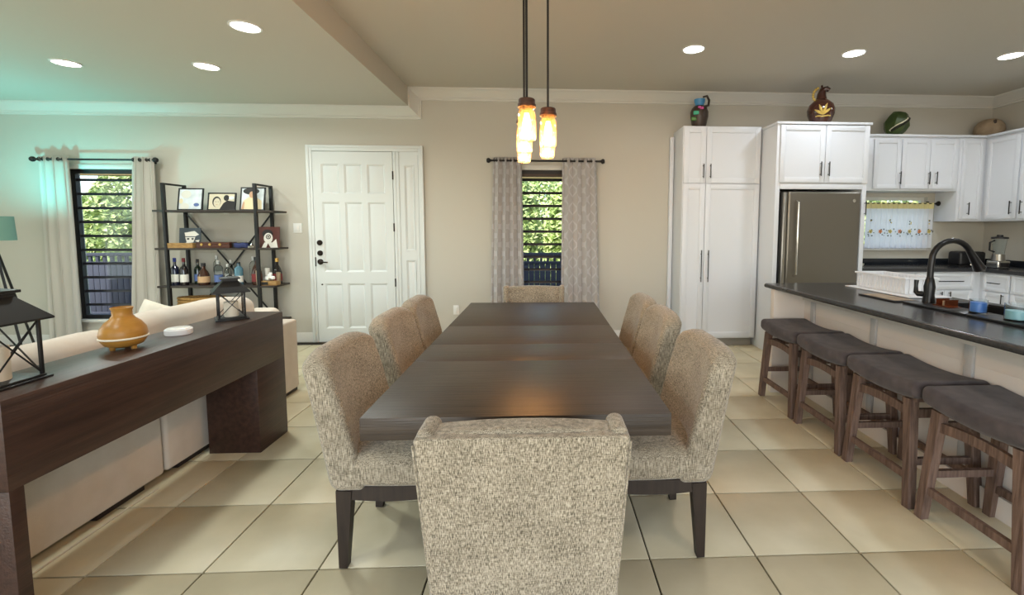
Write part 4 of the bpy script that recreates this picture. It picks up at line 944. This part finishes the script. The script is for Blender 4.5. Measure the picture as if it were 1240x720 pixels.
# ------------------------------------------------------------------ pottery on the cabinets
t = thing('pottery_jug', 'dark painted jug with blue neck on top of the pantry', 'jug', (1.835, 5.36, 2.562), math.radians(-18))
MB().lathe([(0, 0), (.062, 0), (.080, .03), (.100, .13), (.103, .19), (.085, .235), (.055, .26), (0, .26)], 28).build('body', 'clay_dark', t)
MB().lathe([(.0, .255), (.055, .255), (.05, .28), (.06, .30), (.064, .335), (.056, .335), (.045, .28), (0, .28)], 24).build('neck', 'clay_blue', t)
MB().tube([(.06, 0, .25), (.10, 0, .26), (.105, 0, .32), (.08, 0, .37), (.035, 0, .36)], [.016, .015, .014, .014, .010], 10).build('handle', 'clay_dark', t)
m1, m2, m3 = MB(), MB(), MB()
for m, x, z, s in ((m1, -.035, .165, .032), (m2, .025, .215, .022), (m3, -.06, .10, .03), (m2, .0, .225, .018)):
    yy = -math.sqrt(max(0, .105**2-x*x)); m.rbox((x, yy+.006, z), (s, .010, s*.7), .009, 2, T=None)
m1.build('turquoise_relief', 'clay_green', t); m2.build('pink_relief', 'clay_pink', t); m3.build('moss_relief', 'clay_moss', t)
t = thing('animal_jug', 'glossy red-brown jug with a horse-head top and gold flower, above the fridge', 'jug', (3.075, 5.0, 2.541), math.radians(-31))
MB().lathe([(0, 0), (.095, 0), (.105, .03), (.135, .11), (.140, .16), (.122, .215), (.08, .255), (.055, .275), (.05, .30), (0, .30)], 32).build('body', 'clay_redbrown', t)
MB().tube([(0, 0, .27), (.0, 0, .33), (.015, 0, .375), (.05, 0, .385), (.075, 0, .365)], [.055, .045, .038, .030, .022], 14).build('horse_head', 'clay_redbrown', t)
m = MB(); m.rbox((.0, 0, .405), (.01, .02, .022), .008, 2); m.build('ears', 'clay_redbrown', t)
for k in range(7):
    a = .3+k*.36; MB().rbox((-.02-.062*math.sin(a), -.01, .325+.075*math.cos(a)), (.014, .014, .014), .011, 3).build('mane_bead', 'gold_paint', t)
def surf(x, z):
    rr = .141-1.1*(z-.15)**2*3; return (x, -math.sqrt(max(1e-4, rr*rr-x*x))-.001, z)
for a, l in ((-.95, .10), (-.35, .12), (.30, .125), (.85, .10)):
    MB().tube([surf(.02+math.sin(a)*l*q, .085+math.cos(a)*l*q+.02*math.sin(q*PI)*(abs(a) > 1)) for q in (0, .2, .4, .6, .8, 1)], [.004, .010, .014, .014, .009, .002], 8).build('gold_petal', 'gold_paint', t)
MB().tube([surf(-.05+.02*k, .072+.004*math.sin(k*1.3)) for k in range(8)], .007, 8).build('gold_stem', 'gold_paint', t)
t = thing('green_pot', 'tilted faceted green pot with a white stripe on the wall cabinets', 'pot', (4.24, 5.42, 2.53)); t.rotation_euler = (0, math.radians(14), math.radians(-30))
MB().lathe([(0, 0), (.075, 0), (.115, .06), (.138, .13), (.115, .195), (.085, .255), (.07, .265), (0, .262)], 7).build('body', 'gourd_green', t)
def stripe(m, w0, off, rr=1.0):
    pts_ = []
    for k in range(13):
        q = k/12; z = .03+.17*q; r = .075+.063*z/.13 if z < .13 else .138-.053*(z-.13)/.125
        a = -2.2+1.5*q+off; pts_.append((r*math.cos(a)*1.0, r*math.sin(a)*1.0, z))
    m.tube(pts_, w0, 8)
m = MB(); stripe(m, .010, .05); m.build('cream_stripe', 'gourd_cream', t); m = MB(); stripe(m, .018, .24); m.build('black_stripe', 'gourd_black', t)
t = thing('clay_gourd', 'round beige clay pot in the corner on top of the wall cabinets', 'pot', (5.46, 5.42, 2.512))
MB().lathe([(0, 0), (.10, 0), (.135, .035), (.150, .085), (.142, .14), (.108, .19), (.065, .215), (.04, .218), (.03, .20), (0, .195)], 32).build('body', 'clay_beige', t)
MB().rbox((-.05, -.115, .165), (.014, .014, .026), .008, 2).build('notch', 'clay_dark', t)
